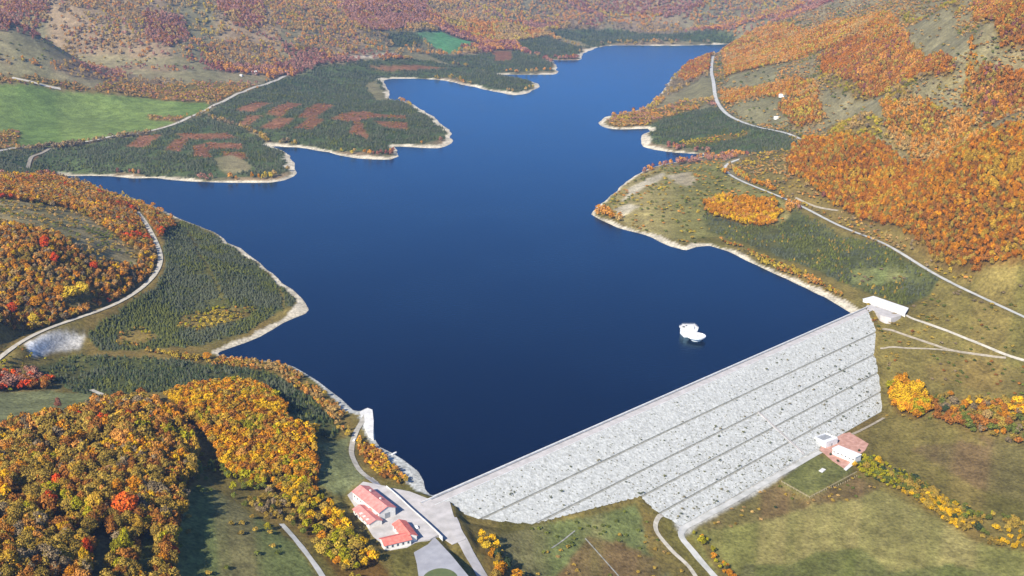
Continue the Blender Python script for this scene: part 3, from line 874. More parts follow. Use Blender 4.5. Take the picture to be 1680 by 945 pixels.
class MB:
    def __init__(s):
        s.v = []
        s.f = []

    def box(s, x0, x1, y0, y1, z0, z1_):
        k = len(s.v)
        s.v += [(x0, y0, z0), (x1, y0, z0), (x1, y1, z0), (x0, y1, z0), (x0, y0, z1_), (x1, y0, z1_), (x1, y1, z1_), (x0, y1, z1_)]
        s.f += [[k + i for i in q] for q in ((3, 2, 1, 0), (4, 5, 6, 7), (0, 1, 5, 4), (1, 2, 6, 5), (2, 3, 7, 6), (3, 0, 4, 7))]
        return s

    def prism(s, pts, z0, z1_):
        k = len(s.v)
        n = len(pts)
        a = sum(pts[i][0] * pts[(i + 1) % n][1] - pts[(i + 1) % n][0] * pts[i][1] for i in range(n))
        if a < 0:
            pts = pts[::-1]
        s.v += [(p[0], p[1], z0) for p in pts] + [(p[0], p[1], z1_) for p in pts]
        s.f += [[k + i for i in range(n - 1, -1, -1)], [k + n + i for i in range(n)]]
        s.f += [[k + i, k + (i + 1) % n, k + n + (i + 1) % n, k + n + i] for i in range(n)]
        return s

    def poly(s, pts):
        k = len(s.v)
        s.v += list(pts)
        s.f.append(list(range(k, k + len(pts))))
        return s

    def tube(s, p0, p1, r0, r1, n=6, cap=True):
        p0 = Vector(p0)
        p1 = Vector(p1)
        d = (p1 - p0).normalized()
        a = d.orthogonal().normalized()
        b = d.cross(a)
        k = len(s.v)
        for p, r in ((p0, r0), (p1, r1)):
            for i in range(n):
                t = 2 * math.pi * i / n
                s.v.append(tuple(p + a * math.cos(t) * r + b * math.sin(t) * r))
        s.f += [[k + i, k + (i + 1) % n, k + n + (i + 1) % n, k + n + i] for i in range(n)]
        if cap:
            s.f += [[k + i for i in range(n - 1, -1, -1)], [k + n + i for i in range(n)]]
        return s

    def lathe(s, prof, n=24):
        k = len(s.v)
        for r, z in prof:
            for i in range(n):
                t = 2 * math.pi * i / n
                s.v.append((r * math.cos(t), r * math.sin(t), z))
        for j in range(len(prof) - 1):
            for i in range(n):
                s.f.append([k + j * n + i, k + j * n + (i + 1) % n, k + (j + 1) * n + (i + 1) % n, k + (j + 1) * n + i])
        return s

    def build(s, name, mat, parent=None, smooth=False):
        return mesh_obj(name, s.v, s.f, mat, parent, smooth)


def copy_tree(o, parent=None):
    c = o.copy()
    COL.objects.link(c)
    if parent:
        c.parent = parent
    for ch in list(o.children):
        copy_tree(ch, c)
    return c


# ------------------------------------------------------------------ the ground sheet and the water
me = bpy.data.meshes.new('ground')
co = np.stack([X, Y, Z], -1).reshape(-1, 3).astype(np.float32)
ii = np.arange(NR * NC).reshape(NR, NC)
quads = np.stack([ii[:-1, :-1], ii[:-1, 1:], ii[1:, 1:], ii[1:, :-1]], -1).reshape(-1, 4)
me.vertices.add(len(co))
me.vertices.foreach_set('co', co.ravel())
me.loops.add(quads.size)
me.loops.foreach_set('vertex_index', quads.ravel().astype(np.int32))
me.polygons.add(len(quads))
me.polygons.foreach_set('loop_start', np.arange(0, quads.size, 4, dtype=np.int32))
me.polygons.foreach_set('use_smooth', np.ones(len(quads), bool))
me.update(calc_edges=True)
ca_ = me.color_attributes.new('cover', 'FLOAT_COLOR', 'POINT')
ca_.data.foreach_set('color', np.concatenate([colour.reshape(-1, 3), np.ones((NR * NC, 1))], 1).astype(np.float32).ravel())
me.materials.append(M['ground'])
g = bpy.data.objects.new('ground', me)
COL.objects.link(g)
tag(g, 'rolling valley ground of dry grass meadows and wooded hills around the reservoir', kind='structure')

p0 = DA - DT * 900 - DN * 3
p1 = DA + DT * 1500 - DN * 3
wv = [(p0[0], p0[1], 0), (p1[0], p1[1], 0), (p1[0] + 800, 5200, 0), (p0[0] - 1400, 5200, 0), (p0[0] - 1400, p0[1] + 300, 0)]
w_ = mesh_obj('water', wv, [[0, 1, 2, 3, 4]], M['water'])
tag(w_, 'deep blue water of the reservoir behind the dam', kind='structure')


# ------------------------------------------------------------------ roads and tracks
ROADS = []


def strip(name, pxs, width, mat, label, lift=.35, zfix=None, step=4.0, world_pts=None):
    if world_pts is None:
        world_pts = [ground(a, b) for a, b in pxs]
    L = smooth_line(world_pts, max(step, np.hypot(*world_pts[0]) * .004))
    ROADS.append((L, width))
    tg = np.gradient(L, axis=0)
    tg /= np.linalg.norm(tg, axis=1)[:, None] + 1e-9
    nm = np.stack([-tg[:, 1], tg[:, 0]], 1)
    wv_ = width * (1 + .12 * (fbm(L[:, 0] / 12, L[:, 1] / 12, 61, 2) - .5) * 2)
    vs_ = []
    K_ = 4
    for k in range(K_ + 1):
        o = (k / K_ - .5)
        P = L + nm * (wv_ * o)[:, None]
        zz = sample(Z, P[:, 0], P[:, 1]) + lift
        vs_.append(np.concatenate([P, zz[:, None]], 1))
    n = len(L)
    V_ = np.concatenate(vs_)
    F_ = [[k * n + i, (k + 1) * n + i, (k + 1) * n + i + 1, k * n + i + 1][::-1] for k in range(K_) for i in range(n - 1)]
    o = mesh_obj(name, V_, F_, mat, smooth=True)
    tag(o, label, kind='structure')
    return o


strip('road', None, 5.0, M['road'], 'pale road running along the right bank above the lake', lift=.6, world_pts=list(RIGHT_ROAD))
strip('road', None, 8.5, M['road'], 'pale road curving down the far right bank', lift=1.5, world_pts=list(FAR_ROAD))
strip('road', [(-20, 252), (30, 243), (100, 237), (150, 232), (235, 218), (285, 205), (330, 185), (380, 160), (420, 143), (470, 125)], 8.5, M['gravel'], 'pale country road along the edge of the green field', lift=1.2)
strip('track', None, 5.4, M['gravel'], 'pale track skirting the wooded hill on the left bank', lift=.8, world_pts=list(LEFT_TRACK))
strip('track', [(33, 276), (50, 262), (66, 253), (82, 244)], 6, M['dirt'], 'reddish dirt track through the young plantation', lift=1)
strip('track', [(20, 128), (60, 137), (100, 147)], 9, M['gravel'], 'short pale track beyond the green field', lift=1)
strip('track', [(604, 676), (596, 690), (586, 706), (579, 725), (577, 745), (586, 766), (600, 781), (618, 792)], 4.0, M['gravel'], 'narrow gravel track along the left shore to the dam', lift=.4)
strip('road', [(605, 784), (625, 799), (650, 821), (675, 846), (694, 865), (704, 876)], 6.0, M['crest'], 'concrete access road past the red roofed houses', lift=.25)
strip('road', [(740, 850), (753, 880), (772, 913), (790, 944), (808, 975)], 8.0, M['crest'], 'pale road dropping from the dam crest down the valley', lift=.45)
strip('path', [(462, 860), (480, 880), (500, 905), (520, 932), (540, 965)], 3.6, M['road'], 'grey path beside the tree line in the bottom meadow', lift=.35)
strip('path', [(150, 640), (175, 650), (195, 655)], 4, M['gravel'], 'short pale path at the corner of the green meadow', lift=.4)
strip('track', [(1346, 742), (1325, 753), (1300, 768), (1250, 796), (1200, 825), (1145, 855), (1122, 868), (1118, 882), (1137, 906), (1165, 938), (1185, 962)], 5, M['road'], 'gravel lane along the foot of the dam turning down the valley', lift=.4)
strip('track', [(1398, 713), (1425, 700), (1450, 686)], 3, M['dirt'], 'pale dirt track behind the red yard along the dam toe', lift=.4)
strip('track', [(1110, 846), (1092, 845), (1078, 853), (1077, 872), (1100, 902), (1130, 930), (1150, 962)], 3.4, M['gravel'], 'narrow service track curving off the lowest step of the dam', lift=.4)
strip('track', [(1484, 517), (1530, 535), (1600, 562), (1650, 583), (1700, 597)], 3.6, M['gravel'], 'straight pale track leading away from the spillway house', lift=.45)
strip('track', [(1448, 540), (1480, 549), (1530, 566), (1560, 575), (1610, 583), (1650, 588)], 3.4, M['dirt'], 'pale track leaving the second step of the dam', lift=.4)
strip('track', [(1444, 572), (1480, 571), (1530, 573), (1565, 577)], 2.6, M['dirt'], 'faint track leaving the third step of the dam', lift=.35)
strip('track', [(960, 884), (985, 912), (1014, 945), (1024, 962)], 1.0, M['berm'], 'thin pale track across the meadow below the dam', lift=.3)
strip('track', [(905, 900), (925, 886), (943, 872)], .9, M['berm'], 'short pale footpath on the meadow below the dam', lift=.3)
strip('track', [(1305, 325), (1340, 340), (1375, 346)], 3.5, M['dirt'], 'short side track leaving the right bank road', lift=.5)


def patch(name, pxs, z, mat, label, th=.35, lift=.12):
    pts = [tuple(at(a, b, z + lift)) for a, b in pxs]
    o = MB().prism(pts, z + lift - th, z + lift).build(name, mat)
    tag(o, label, kind='structure')
    return o


patch('yard', [(570, 812), (596, 790), (632, 797), (652, 813), (672, 832), (700, 857), (720, 877), (706, 884), (682, 890), (668, 898), (640, 903), (612, 880)], 8, M['crest'], 'pale concrete yard around the red roofed houses', lift=.10, th=4.5)
patch('plaza', [(640, 800), (672, 806), (700, 817), (716, 822), (738, 823), (744, 845), (764, 884), (742, 893), (722, 880), (700, 860), (672, 835), (652, 816)], 4.6, M['crest'], 'wide pale concrete junction at the left end of the dam', lift=.3)
patch('parking_lot', [(679, 906), (702, 893), (713, 881), (740, 910), (768, 944), (788, 972), (690, 970), (684, 925)], 7, M['lot'], 'grey asphalt parking lot below the red roofed houses', lift=.2)
isl = [at(722, 952, 7) + np.array([math.cos(a) * 11, math.sin(a) * 13]) for a in np.linspace(0, 2 * math.pi, 24, endpoint=False)]
o = MB().prism([tuple(p) for p in isl], 6.9, 7.38).build('traffic_island', noise_mat('island_grass', (.085, .11, .04), (.11, .13, .05), .3))
tag(o, 'round grass island in the grey parking lot', kind='structure')
patch('yard', [(1344, 737), (1360, 716), (1394, 709), (1425, 728), (1419, 739), (1408, 746), (1386, 769), (1366, 756)], -40.4, M['paving'], 'red paved yard around the white power station', lift=.25)
patch('verge', [(1384, 769), (1388, 772), (1404, 759), (1400, 754)], -40.4, M['pale_concrete'], 'white concrete apron at the corner of the red yard', lift=.3)
patch('slab', [(1343, 772), (1349, 767.5), (1355, 770), (1349, 775)], -40.4, M['pale_concrete'], 'small white concrete slab on the fenced lawn', lift=.35)
# concrete ramp spit on the left shore
sp = [tuple(at(a, b, 1.6)) for a, b in [(590, 676), (603, 669), (611, 672), (613, 690), (612.5, 708), (613, 720), (605, 715), (597, 700)]]
o = MB().prism(sp, -3, 1.6).build('boat_ramp', M['pale_concrete'])
tag(o, 'white concrete ramp jutting into the lake on the left shore', 'ramp')
jt = [tuple(at(a, b, 1.0)) for a, b in [(642, 744), (650, 740.5), (651, 742), (644, 746)]]
o = MB().prism(jt, -3, 1.0).build('jetty', M['pale_concrete'])
tag(o, 'tiny pale jetty sticking out from the grey stone shore near the dam', 'jetty')

# ------------------------------------------------------------------ dam
dm = empty('dam', dam(DL / 2, 4, CREST_Z))
tag(dm, 'long white stone faced embankment dam with stepped downstream slope', 'dam')
off = Vector(dam(DL / 2, 4, CREST_Z))


def dpart(name, rows, mat, tstep=7.0, rough=0.0, label=None, smooth=False, ext=3.0, seed=0):
    """rows: list of (n, z) across; the part follows the trim lines lengthwise"""
    V_ = []
    nt_ = None
    cols = int(DL / tstep)
    for n, z in rows:
        a = np.interp(max(n, 0), TRIM_N, TRIM_L) - ext
        b = np.interp(max(n, 0), TRIM_N, TRIM_R) + ext
        for i in range(cols + 1):
            t = a + (b - a) * i / cols
            q = Vector(dam(t, n, z)) - off
            if rough:
                q.z += (vnoise(np.array([t / 2.1 + seed]), np.array([n / 2.1]), 3)[0] - .5) * rough
            V_.append(q)
    k = cols + 1
    F_ = [[r * k + i, r * k + i + 1, (r + 1) * k + i + 1, (r + 1) * k + i][::-1] for r in range(len(rows) - 1) for i in range(cols)]
    o = mesh_obj(name, V_, F_, mat, dm, smooth)
    if label:
        o['label'] = label
    return o


edges = [CREST_W] + BERM_N + [98.5]
names = ['topmost stone slope below the crest', 'second stone slope from the top', 'middle stone slope of the dam', 'fourth stone slope from the top', 'lowest stone slope at the toe']
BW = 1.5
for k in range(5):
    n0 = edges[k] + (BW if k else 0)
    n1 = edges[k + 1]
    rows = [(n0 + (n1 - n0) * j / 6, face_z(n0 + (n1 - n0) * j / 6) + (.0 if j in (0, 6) else .25)) for j in range(7)]
    if k == 4:
        rows.append((100.0, face_z(98.5) - 3))
    dpart('stone_slope', rows, M['stone'], 2.4, .28, names[k], seed=k * 31)
for k in range(4):
    n0 = edges[k + 1]
    zb = face_z(n0 + BW) - .05
    dpart('berm', [(n0 - .05, face_z(n0)), (n0 + .12, zb + .05), (n0 + BW + .1, zb + .05)], M['berm'], 7, ext=2.5)
dpart('crest_road', [(1.5, CREST_Z - .05), (3.2, CREST_Z + .02), (CREST_W + .05, CREST_Z)], M['crest'], 10, ext=8)
dpart('crest_channel', [(.35, CREST_Z - .25), (1.5, CREST_Z - .25), (1.5, CREST_Z - .05)], M['asphalt'], 10, ext=8)
dpart('upstream_face', [(-18, CREST_Z - 9), (-.45, CREST_Z - .8)], M['concrete'], 10, ext=6)
dpart('parapet', [(-.5, CREST_Z - .9), (-.45, CREST_Z + .9), (.3, CREST_Z + .9), (.35, CREST_Z - .3)], M['pale_concrete'], 10, ext=6)
dpart('kerb', [(CREST_W - .5, CREST_Z + .01), (CREST_W - .45, CREST_Z + .3), (CREST_W + .1, CREST_Z + .3), (CREST_W + .15, CREST_Z - .6)], M['pale_concrete'], 10)
# stairway of paler concrete down the slope
tS = float(np.mean([(at(a, b, z) - DA) @ DT for a, b, z in ((1247, 683, -22), (1267, 707, -29), (1293, 740, -38))]))
sv = MB()
nst = 48
for i in range(nst):
    n0 = 50 + (98 - 50) * i / nst
    n1 = 50 + (98 - 50) * (i + 1) / nst
    zt = face_z(n0) + .38
    pts = [dam(tS - 1.1, n0, 0), dam(tS + 1.1, n0, 0), dam(tS + 1.1, n1, 0), dam(tS - 1.1, n1, 0)]
    sv.prism([(p[0] - off.x, p[1] - off.y) for p in pts], zt - 1.6 - off.z, zt - off.z)
sv.build('stairway', M['crest'], dm)

# ------------------------------------------------------------------ spillway house on the right abutment
ZSP = 7.6
c = [at(1416, 490, ZSP), at(1433, 485.5, ZSP), at(1490, 505, ZSP), at(1485, 514, ZSP)]
sp_c = np.mean(c, axis=0)
t_dir = c[2] - c[1]
t_len = np.hypot(*t_dir)
sp = empty('spillway_house', (sp_c[0], sp_c[1], 4.0), math.atan2(t_dir[1], t_dir[0]))
tag(sp, 'white flat roofed concrete spillway house at the right end of the dam', 'spillway')
ang = -math.atan2(t_dir[1], t_dir[0])
ca2, sa2 = math.cos(ang), math.sin(ang)
loc2 = [((p - sp_c)[0] * ca2 - (p - sp_c)[1] * sa2, (p - sp_c)[0] * sa2 + (p - sp_c)[1] * ca2) for p in c]
x0 = min(p[0] for p in loc2)
x1 = max(p[0] for p in loc2)
y0 = min(p[1] for p in loc2)
y1 = max(p[1] for p in loc2)
wy = (y1 - y0)
MB().prism([(loc2[0][0], loc2[0][1]), (loc2[1][0], loc2[1][1]), (loc2[2][0], loc2[2][1]), (loc2[3][0], loc2[3][1])], -6, 3.0).build('wall', M['wall'], sp)
cx = sum(p[0] for p in loc2) / 4
cy = sum(p[1] for p in loc2) / 4
big = [(cx + (p[0] - cx) * 1.015 + .0, cy + (p[1] - cy) * 1.05) for p in loc2]
MB().prism(big, 3.0, 3.5).build('roof', M['white_paint'], sp)
a_ = np.array(loc2[2])
b_ = np.array(loc2[3])
dv = (b_ - a_) / np.hypot(*(b_ - a_))
nv = np.array([-dv[1], dv[0]])
if nv[0] < 0:
    nv = -nv
q0 = a_ + dv * np.hypot(*(b_ - a_)) * .25
q1 = a_ + dv * np.hypot(*(b_ - a_)) * .8
MB().prism([tuple(q0 - nv * .3), tuple(q1 - nv * .3), tuple(q1 + nv * .15), tuple(q0 + nv * .15)], 0, 2.7).build('doorway', M['dark'], sp)
# apron wall below the house
ap = [at(1421, 503, 4.9), at(1424, 496, 4.9), at(1440, 497, 4.9), at(1482, 513, 4.9), at(1478, 518, 4.9), at(1462, 522, 4.9), at(1444, 517, 4.9), at(1434, 509, 4.9)]
o = MB().prism([tuple(p) for p in ap], -6, 4.92).build('concrete_apron', M['crest'])
tag(o, 'pale concrete apron joining the dam crest to the spillway house', 'apron')

# ------------------------------------------------------------------ intake tower in the lake
tc_ = at(1133, 553, 0)
tw = empty('intake_tower', (tc_[0], tc_[1], 0), 0)
tag(tw, 'white concrete intake tower with round spillway drum standing in the lake', 'tower')
q = at(1142, 557.5, 0) - tc_
dr = MB().lathe([(5.2, -6), (5.4, 1.5), (9.2, 3.4), (9.4, 4.6), (8.6, 4.6), (8.4, 4.0), (.01, 3.8)], 40).build('drum', M['white_paint'], tw)
dr.location = (q[0], q[1], 0)
MB().lathe([(1.6, 3.7), (1.6, 4.5), (.01, 4.6)], 16).build('hatch', M['concrete'], dr)
q2 = at(1130, 549, 0) - tc_
tb = MB().prism([(-5.5, -7), (5.5, -7), (7.5, -1), (5.5, 8), (-4, 8), (-7.5, 3)], -6, 6.0).build('tower_body', M['white_paint'], tw)
tb.location = (q2[0], q2[1], 0)
tb.scale = (1.12, 1.12, 1.12)
MB().prism([(-6.3, -7.8), (6.3, -7.8), (8.4, -1), (6.2, 9), (-4.6, 9), (-8.4, 3.2)], 6.0, 6.9).build('deck', M['pale_concrete'], tb)
for a, b in ((-4.6, 1.5), (-1.4, 4.5)):
    MB().box(a - 1.0, a + 1.0, b - 1.2, b + 1.2, 6.85, 7.05).build('deck_hatch', M['dark'], tb)
MB().prism([(-2, -4.5), (3.6, -4.5), (3.6, .5), (-2, .5)], 6.9, 8.7).build('cabin', M['white_paint'], tb)
rl = MB()
dk = [(-6.3, -7.8), (6.3, -7.8), (8.4, -1), (6.2, 9), (-4.6, 9), (-8.4, 3.2)]
for i in range(6):
    a = Vector((*dk[i], 7.9))
    b = Vector((*dk[(i + 1) % 6], 7.9))
    rl.tube(a * .98, b * .98, .08, .08, 4)
    rl.tube(a * .98, Vector((a.x * .98, a.y * .98, 6.9)), .08, .08, 4)
rl.build('railing', M['white_paint'], tb)
MB().box(-4.2, 4.2, -4, 4, 3.9, 4.75).build('footbridge', M['pale_concrete'], tw).location = ((q[0] + q2[0]) / 2, (q[1] + q2[1]) / 2, 0)


# ------------------------------------------------------------------ buildings
def gable(root, L, W, H, RH, roof_mat, wall_mat, cx=0, cy=0, rot=0.0, over=.6, wins=0, z0=0.0, tag_=None):
    """a gabled block along local x: wall mesh, roof mesh, windows on both long sides"""
    Rm = Matrix.Translation((cx, cy, z0)) @ Matrix.Rotation(rot, 4, 'Z')
    hx, hy = L / 2, W / 2
    w = MB()
    w.v = [(-hx, -hy, -2), (hx, -hy, -2), (hx, hy, -2), (-hx, hy, -2), (-hx, -hy, H), (hx, -hy, H), (hx, hy, H), (-hx, hy, H), (-hx, 0, H + RH), (hx, 0, H + RH)]
    w.f = [[0, 1, 5, 4], [2, 3, 7, 6], [1, 2, 6, 9, 5], [3, 0, 4, 8, 7], [3, 2, 1, 0]]
    wo = w.build('wall', wall_mat, root)
    wo.matrix_local = Rm
    r = MB()
    sl = RH / hy
    oy = hy + over
    zo = H - over * sl
    ox = hx + over
    th = .28
    for sgn in (-1, 1):
        k = len(r.v)
        r.v += [(-ox, sgn * oy, zo + .02), (ox, sgn * oy, zo + .02), (ox, 0, H + RH + .02), (-ox, 0, H + RH + .02)]
        r.v += [(a, b, c_ + th) for a, b, c_ in r.v[k:k + 4]]
        r.f += [[k + i for i in q] for q in ((0, 1, 2, 3), (7, 6, 5, 4), (0, 4, 5, 1), (1, 5, 6, 2), (3, 2, 6, 7), (0, 3, 7, 4))]
    ro = r.build('roof', roof_mat, root)
    ro.matrix_local = Rm
    if wins:
        pm = None
        for sgn in (-1, 1):
            for i in range(wins):
                xx = -hx + L * (i + .5) / wins
                if pm is None:
                    m0 = MB().box(-.65, .65, -.06, .06, -.75, .75)
                    wn_ = m0.build('window', M['glass'], root)
                    pm = wn_
                    fr = MB().box(-.8, .8, -.1, .03, -.95, -.78).build('sill', M['wall'], wn_)
                else:
                    wn_ = pm.copy()
                    COL.objects.link(wn_)
                    for ch in pm.children:
                        c2_ = ch.copy()
                        COL.objects.link(c2_)
                        c2_.parent = wn_
                wn_.parent = root
                wn_.matrix_local = Rm @ Matrix.Translation((xx, sgn * (hy + .03), H * .55)) @ Matrix.Rotation(0 if sgn < 0 else math.pi, 4, 'Z')
    return wo, ro


def frame(p_a, p_b, z):
    a = at(*p_a, z)
    b = at(*p_b, z)
    d = b - a
    return (a + b) / 2, math.atan2(d[1], d[0]), np.hypot(*d)


# great hall: roof edge seen from (602,791) to (649,830); near eave from (578,802)
Z0 = 8.1
mid, rz, Lh = frame((590, 797), (637, 834), Z0 + 8)
b1 = empty('control_building', (mid[0], mid[1], Z0), rz)
tag(b1, 'largest building by the dam, long faded red roof and white walls', 'building', 'red roofed buildings at the left end of the dam')
Lh *= .92
gable(b1, Lh, 12.6, 6.2, 2.6, M['roof_pink'], M['wall'], wins=8)
MB().box(-Lh * .1, Lh * .42, -8.8, -6.25, -1, 3.6).build('annex', M['wall'], b1)
MB().box(-Lh * .1 - .3, Lh * .42 + .3, -9.1, -6.31, 3.6, 3.9).build('annex_roof', M['pale_concrete'], b1)
MB().box(Lh / 2 + .02, Lh / 2 + .12, -2, 2, 0, 4).build('door', M['grey'], b1)
for xx in (-8, 6):
    MB().box(xx - .6, xx + .6, 1.4, 2.4, 7, 9.4).build('chimney', M['wall'], b1)

mid, rz, Lh = frame((590, 831), (616, 855), Z0 + 4)
b2 = empty('workshop', (mid[0], mid[1], Z0), rz)
tag(b2, 'small low red roofed building in front of the largest one', 'building', 'red roofed buildings at the left end of the dam')
gable(b2, Lh, 9.5, 3.4, 1.7, M['roof_pink'], M['wall'], wins=4)
gable(b2, 9, 7, 3.2, 1.4, M['roof_pink'], M['wall'], cx=-Lh * .18, cy=6.2, rot=math.pi / 2)
for i in range(3):
    d_ = MB().box(-.9, .9, -.9, .9, 0, 1.5).build('dormer', M['wall'], b2)
    d_.location = (Lh * (-.1 + .2 * i), -3.4, 3.0)

mid, rz, Lh = frame((657, 858), (671, 876), Z0 + 5)
b3 = empty('office_building', (mid[0], mid[1], Z0), rz)
tag(b3, 'bright red L-shaped roof with white walls nearest the parking lot', 'building', 'red roofed buildings at the left end of the dam')
gable(b3, Lh + 4.5, 9, 4.2, 2.0, M['roof_red'], M['wall'], wins=4)
m2, r2, L2 = frame((627, 887), (670, 877), Z0 + 5)
lc = Matrix.Rotation(-rz, 4, 'Z') @ Vector((*(m2 - mid), 0))
gable(b3, L2, 9.5, 4.1, 1.9, M['roof_red'], M['wall'], cx=lc.x, cy=lc.y, rot=r2 - rz, wins=5, z0=0)

# retaining wall along the yard
wp = [at(a, b, 8) for a, b in ((634, 798), (652, 813), (672, 832), (700, 857), (716, 872), (726, 882))]
wl_ = smooth_line(wp, 6)
tgt = np.gradient(wl_, axis=0)
tgt /= np.linalg.norm(tgt, axis=1)[:, None]
nmw = np.stack([-tgt[:, 1], tgt[:, 0]], 1)
V_ = []
for P, n in zip(wl_, nmw):
    for o_, z in ((-.4, 2), (-.4, 9.0), (.4, 9.0), (.4, 2)):
        V_.append((P[0] + n[0] * o_ * .6, P[1] + n[1] * o_ * .6, min(z, 8.7)))
F_ = [[4 * i + k, 4 * i + (k + 1) % 4, 4 * i + 4 + (k + 1) % 4, 4 * i + 4 + k] for i in range(len(wl_) - 1) for k in range(4)]
F_ += [[0, 3, 2, 1], [len(V_) - 4, len(V_) - 3, len(V_) - 2, len(V_) - 1]]
o = mesh_obj('retaining_wall', V_, F_, M['pale_concrete'])
tag(o, 'long concrete retaining wall between the houses and the dam junction', 'wall')

# power station under the dam
ZP = -40.4
mid, rz, Lh = frame((1371, 733), (1408, 748), ZP + 6)
ps = empty('power_station', (mid[0], mid[1], ZP), rz)
tag(ps, 'long white flat roofed power station on the red yard under the dam', 'building')
MB().box(-Lh / 2, Lh / 2, -4.2, 4.2, -1, 5.6).build('wall', M['wall'], ps)
MB().box(-Lh / 2 - .4, Lh / 2 + .4, -4.6, 4.6, 5.6, 6.2).build('roof', M['white_paint'], ps)
for i in range(6):
    w1 = MB().box(-.9, .9, -.06, .06, -.5, .5).build('window', M['glass'], ps)
    w1.location = (-Lh / 2 + Lh * (i + .5) / 6, -4.22, 3.2)
MB().box(-Lh / 2 - .08, -Lh / 2 + .02, -1.6, 1.6, 0, 3.6).build('door', M['grey'], ps)
mid, rz, Lv = frame((1345, 722), (1364, 715), ZP + 5)
vh = empty('valve_house', (mid[0], mid[1], ZP), rz)
tag(vh, 'small white block with a sunken grey roof at the toe of the dam', 'building')
hw = Lv / 2
MB().box(-hw, hw, -7, 6, -1, 4.8).build('wall', M['white_paint'], vh)
MB().box(-hw, hw, 5.2, 6, 4.8, 5.8).box(-hw, hw, -7, -3.2, 4.8, 5.8).box(-hw, -hw + .8, -3.2, 5.2, 4.8, 5.8).box(hw - .8, hw, -3.2, 5.2, 4.8, 5.8).build('parapet', M['white_paint'], vh)
MB().box(-hw + .8, hw - .8, -3.2, 5.2, 4.79, 4.95).build('roof', M['grey'], vh)
MB().box(-1, 1, -7.08, -6.98, 0, 2.6).build('door', M['grey'], vh)

# fence round the lawn
fence = empty('lawn_fence', (*at(1328, 816, ZP), ZP))
tag(fence, 'low pale post and rail fence along two sides of the lawn', 'fence')
fo = Vector((*at(1328, 816, ZP), ZP))
fl = [at(1282, 791, ZP), at(1328, 817, ZP), at(1406, 775, ZP)]
post0 = None
rails = [MB(), MB()]
for s_ in range(2):
    a, b = fl[s_], fl[s_ + 1]
    n = max(2, int(np.hypot(*(b - a)) / 3.2))
    for i in range(n + (s_ == 1)):
        P = a + (b - a) * i / n
        gzv = gz(*P)
        if post0 is None:
            post0 = MB().box(-.13, .13, -.13, .13, -.3, 1.5).build('post', M['wood'], fence)
            pst = post0
        else:
            pst = post0.copy()
            COL.objects.link(pst)
        pst.location = Vector((P[0], P[1], gzv)) - fo
    for r_ in range(2):
        z_ = ZP + .6 + .65 * r_
        rails[r_].tube(Vector((*a, z_)) - fo, Vector((*b, z_)) - fo, .11, .11, 4)
for r_ in rails:
    r_.build('rail', M['wood'], fence)

# far farmhouses
HOUSES = [(418, 121, 12, 9, 5, 'tiny white farmhouse at the foot of the far left woods', 1.4), (396, 125, 9, 7, 3.5, 'tiny white hut left of the farmhouse by the far left woods', 1), (831, 63, 16, 12, 5, 'tiny pale house beyond the far bright green field', 1.3),
          (1284, 159, 18, 12, 6, 'white farmhouse above the curving road on the right hill', 1), (1274, 195, 13, 9, 5, 'small white house in the meadow just above the curving road', 1)]
for hx_, hy_, L, W, H_, lb, s_ in HOUSES:
    P = ground(hx_, hy_)
    h = empty('farmhouse', (P[0], P[1], gz(*P)), random.uniform(-.6, .6))
    h.scale = (s_ * .8, s_ * .8, s_ * .7)
    tag(h, lb, 'house', 'far farmhouses on the hills')
    gable(h, L, W, H_, 2.4, M['pale_concrete'] if hx_ != 1284 else M['pale_concrete'], M['wall'], wins=3)


# cars
def make_car(body):
    root = empty('parked_car', (0, 0, 0))
    prof = [(-2.1, .35), (-2.15, .8), (-1.5, .95), (-.9, 1.45), (.7, 1.45), (1.3, .98), (2.1, .85), (2.15, .35)]
    n = len(prof)
    V_ = [(x, -.85, z) for x, z in prof] + [(x, .85, z) for x, z in prof]
    F_ = [list(range(n))] + [list(range(2 * n - 1, n - 1, -1))] + [[i, n + i, n + (i + 1) % n, (i + 1) % n] for i in range(n)]
    mesh_obj('body', V_, F_, body, root)
    MB().box(-.95, .75, -.87, .87, 1.0, 1.36).build('side_window', M['glass'], root)
    for sx in (-1.3, 1.35):
        for sy in (-.8, .8):
            MB().tube((sx, sy - .1, .33), (sx, sy + .1, .33), .33, .33, 12).build('wheel', M['rubber'], root)
    return root


P = at(683, 866, 8.2)
c1 = make_car(M['car_white'])
c1.location = (P[0], P[1], 8.22)
c1.rotation_euler = (0, 0, -1.1)
tag(c1, 'white car parked beside the bright red L-shaped roof', 'car')
P = ground(582, 724)
c3 = make_car(M['white_paint'])
c3.location = (P[0], P[1], gz(*P) + .45)
c3.rotation_euler = (0, 0, 1.3)
tag(c3, 'white car on the gravel track along the left shore', 'car')


# ------------------------------------------------------------------ trees
def leaf_quad(V_, F_, p, nrm, s, r):
    nrm = Vector(nrm).normalized()
    a = nrm.orthogonal().normalized()
    a = Matrix.Rotation(r.uniform(0, 6.28), 3, nrm) @ a
    b = nrm.cross(a)
    k = len(V_)
    s2 = s * r.uniform(.6, 1.0)
    for u, v in ((-1, -.6), (.2, -1), (1, .5), (-.3, 1)):
        V_.append(tuple(Vector(p) + a * u * s * .5 + b * v * s2 * .5 + nrm * r.uniform(-.12, .12) * s))
    F_.append([k, k + 1, k + 2, k + 3])


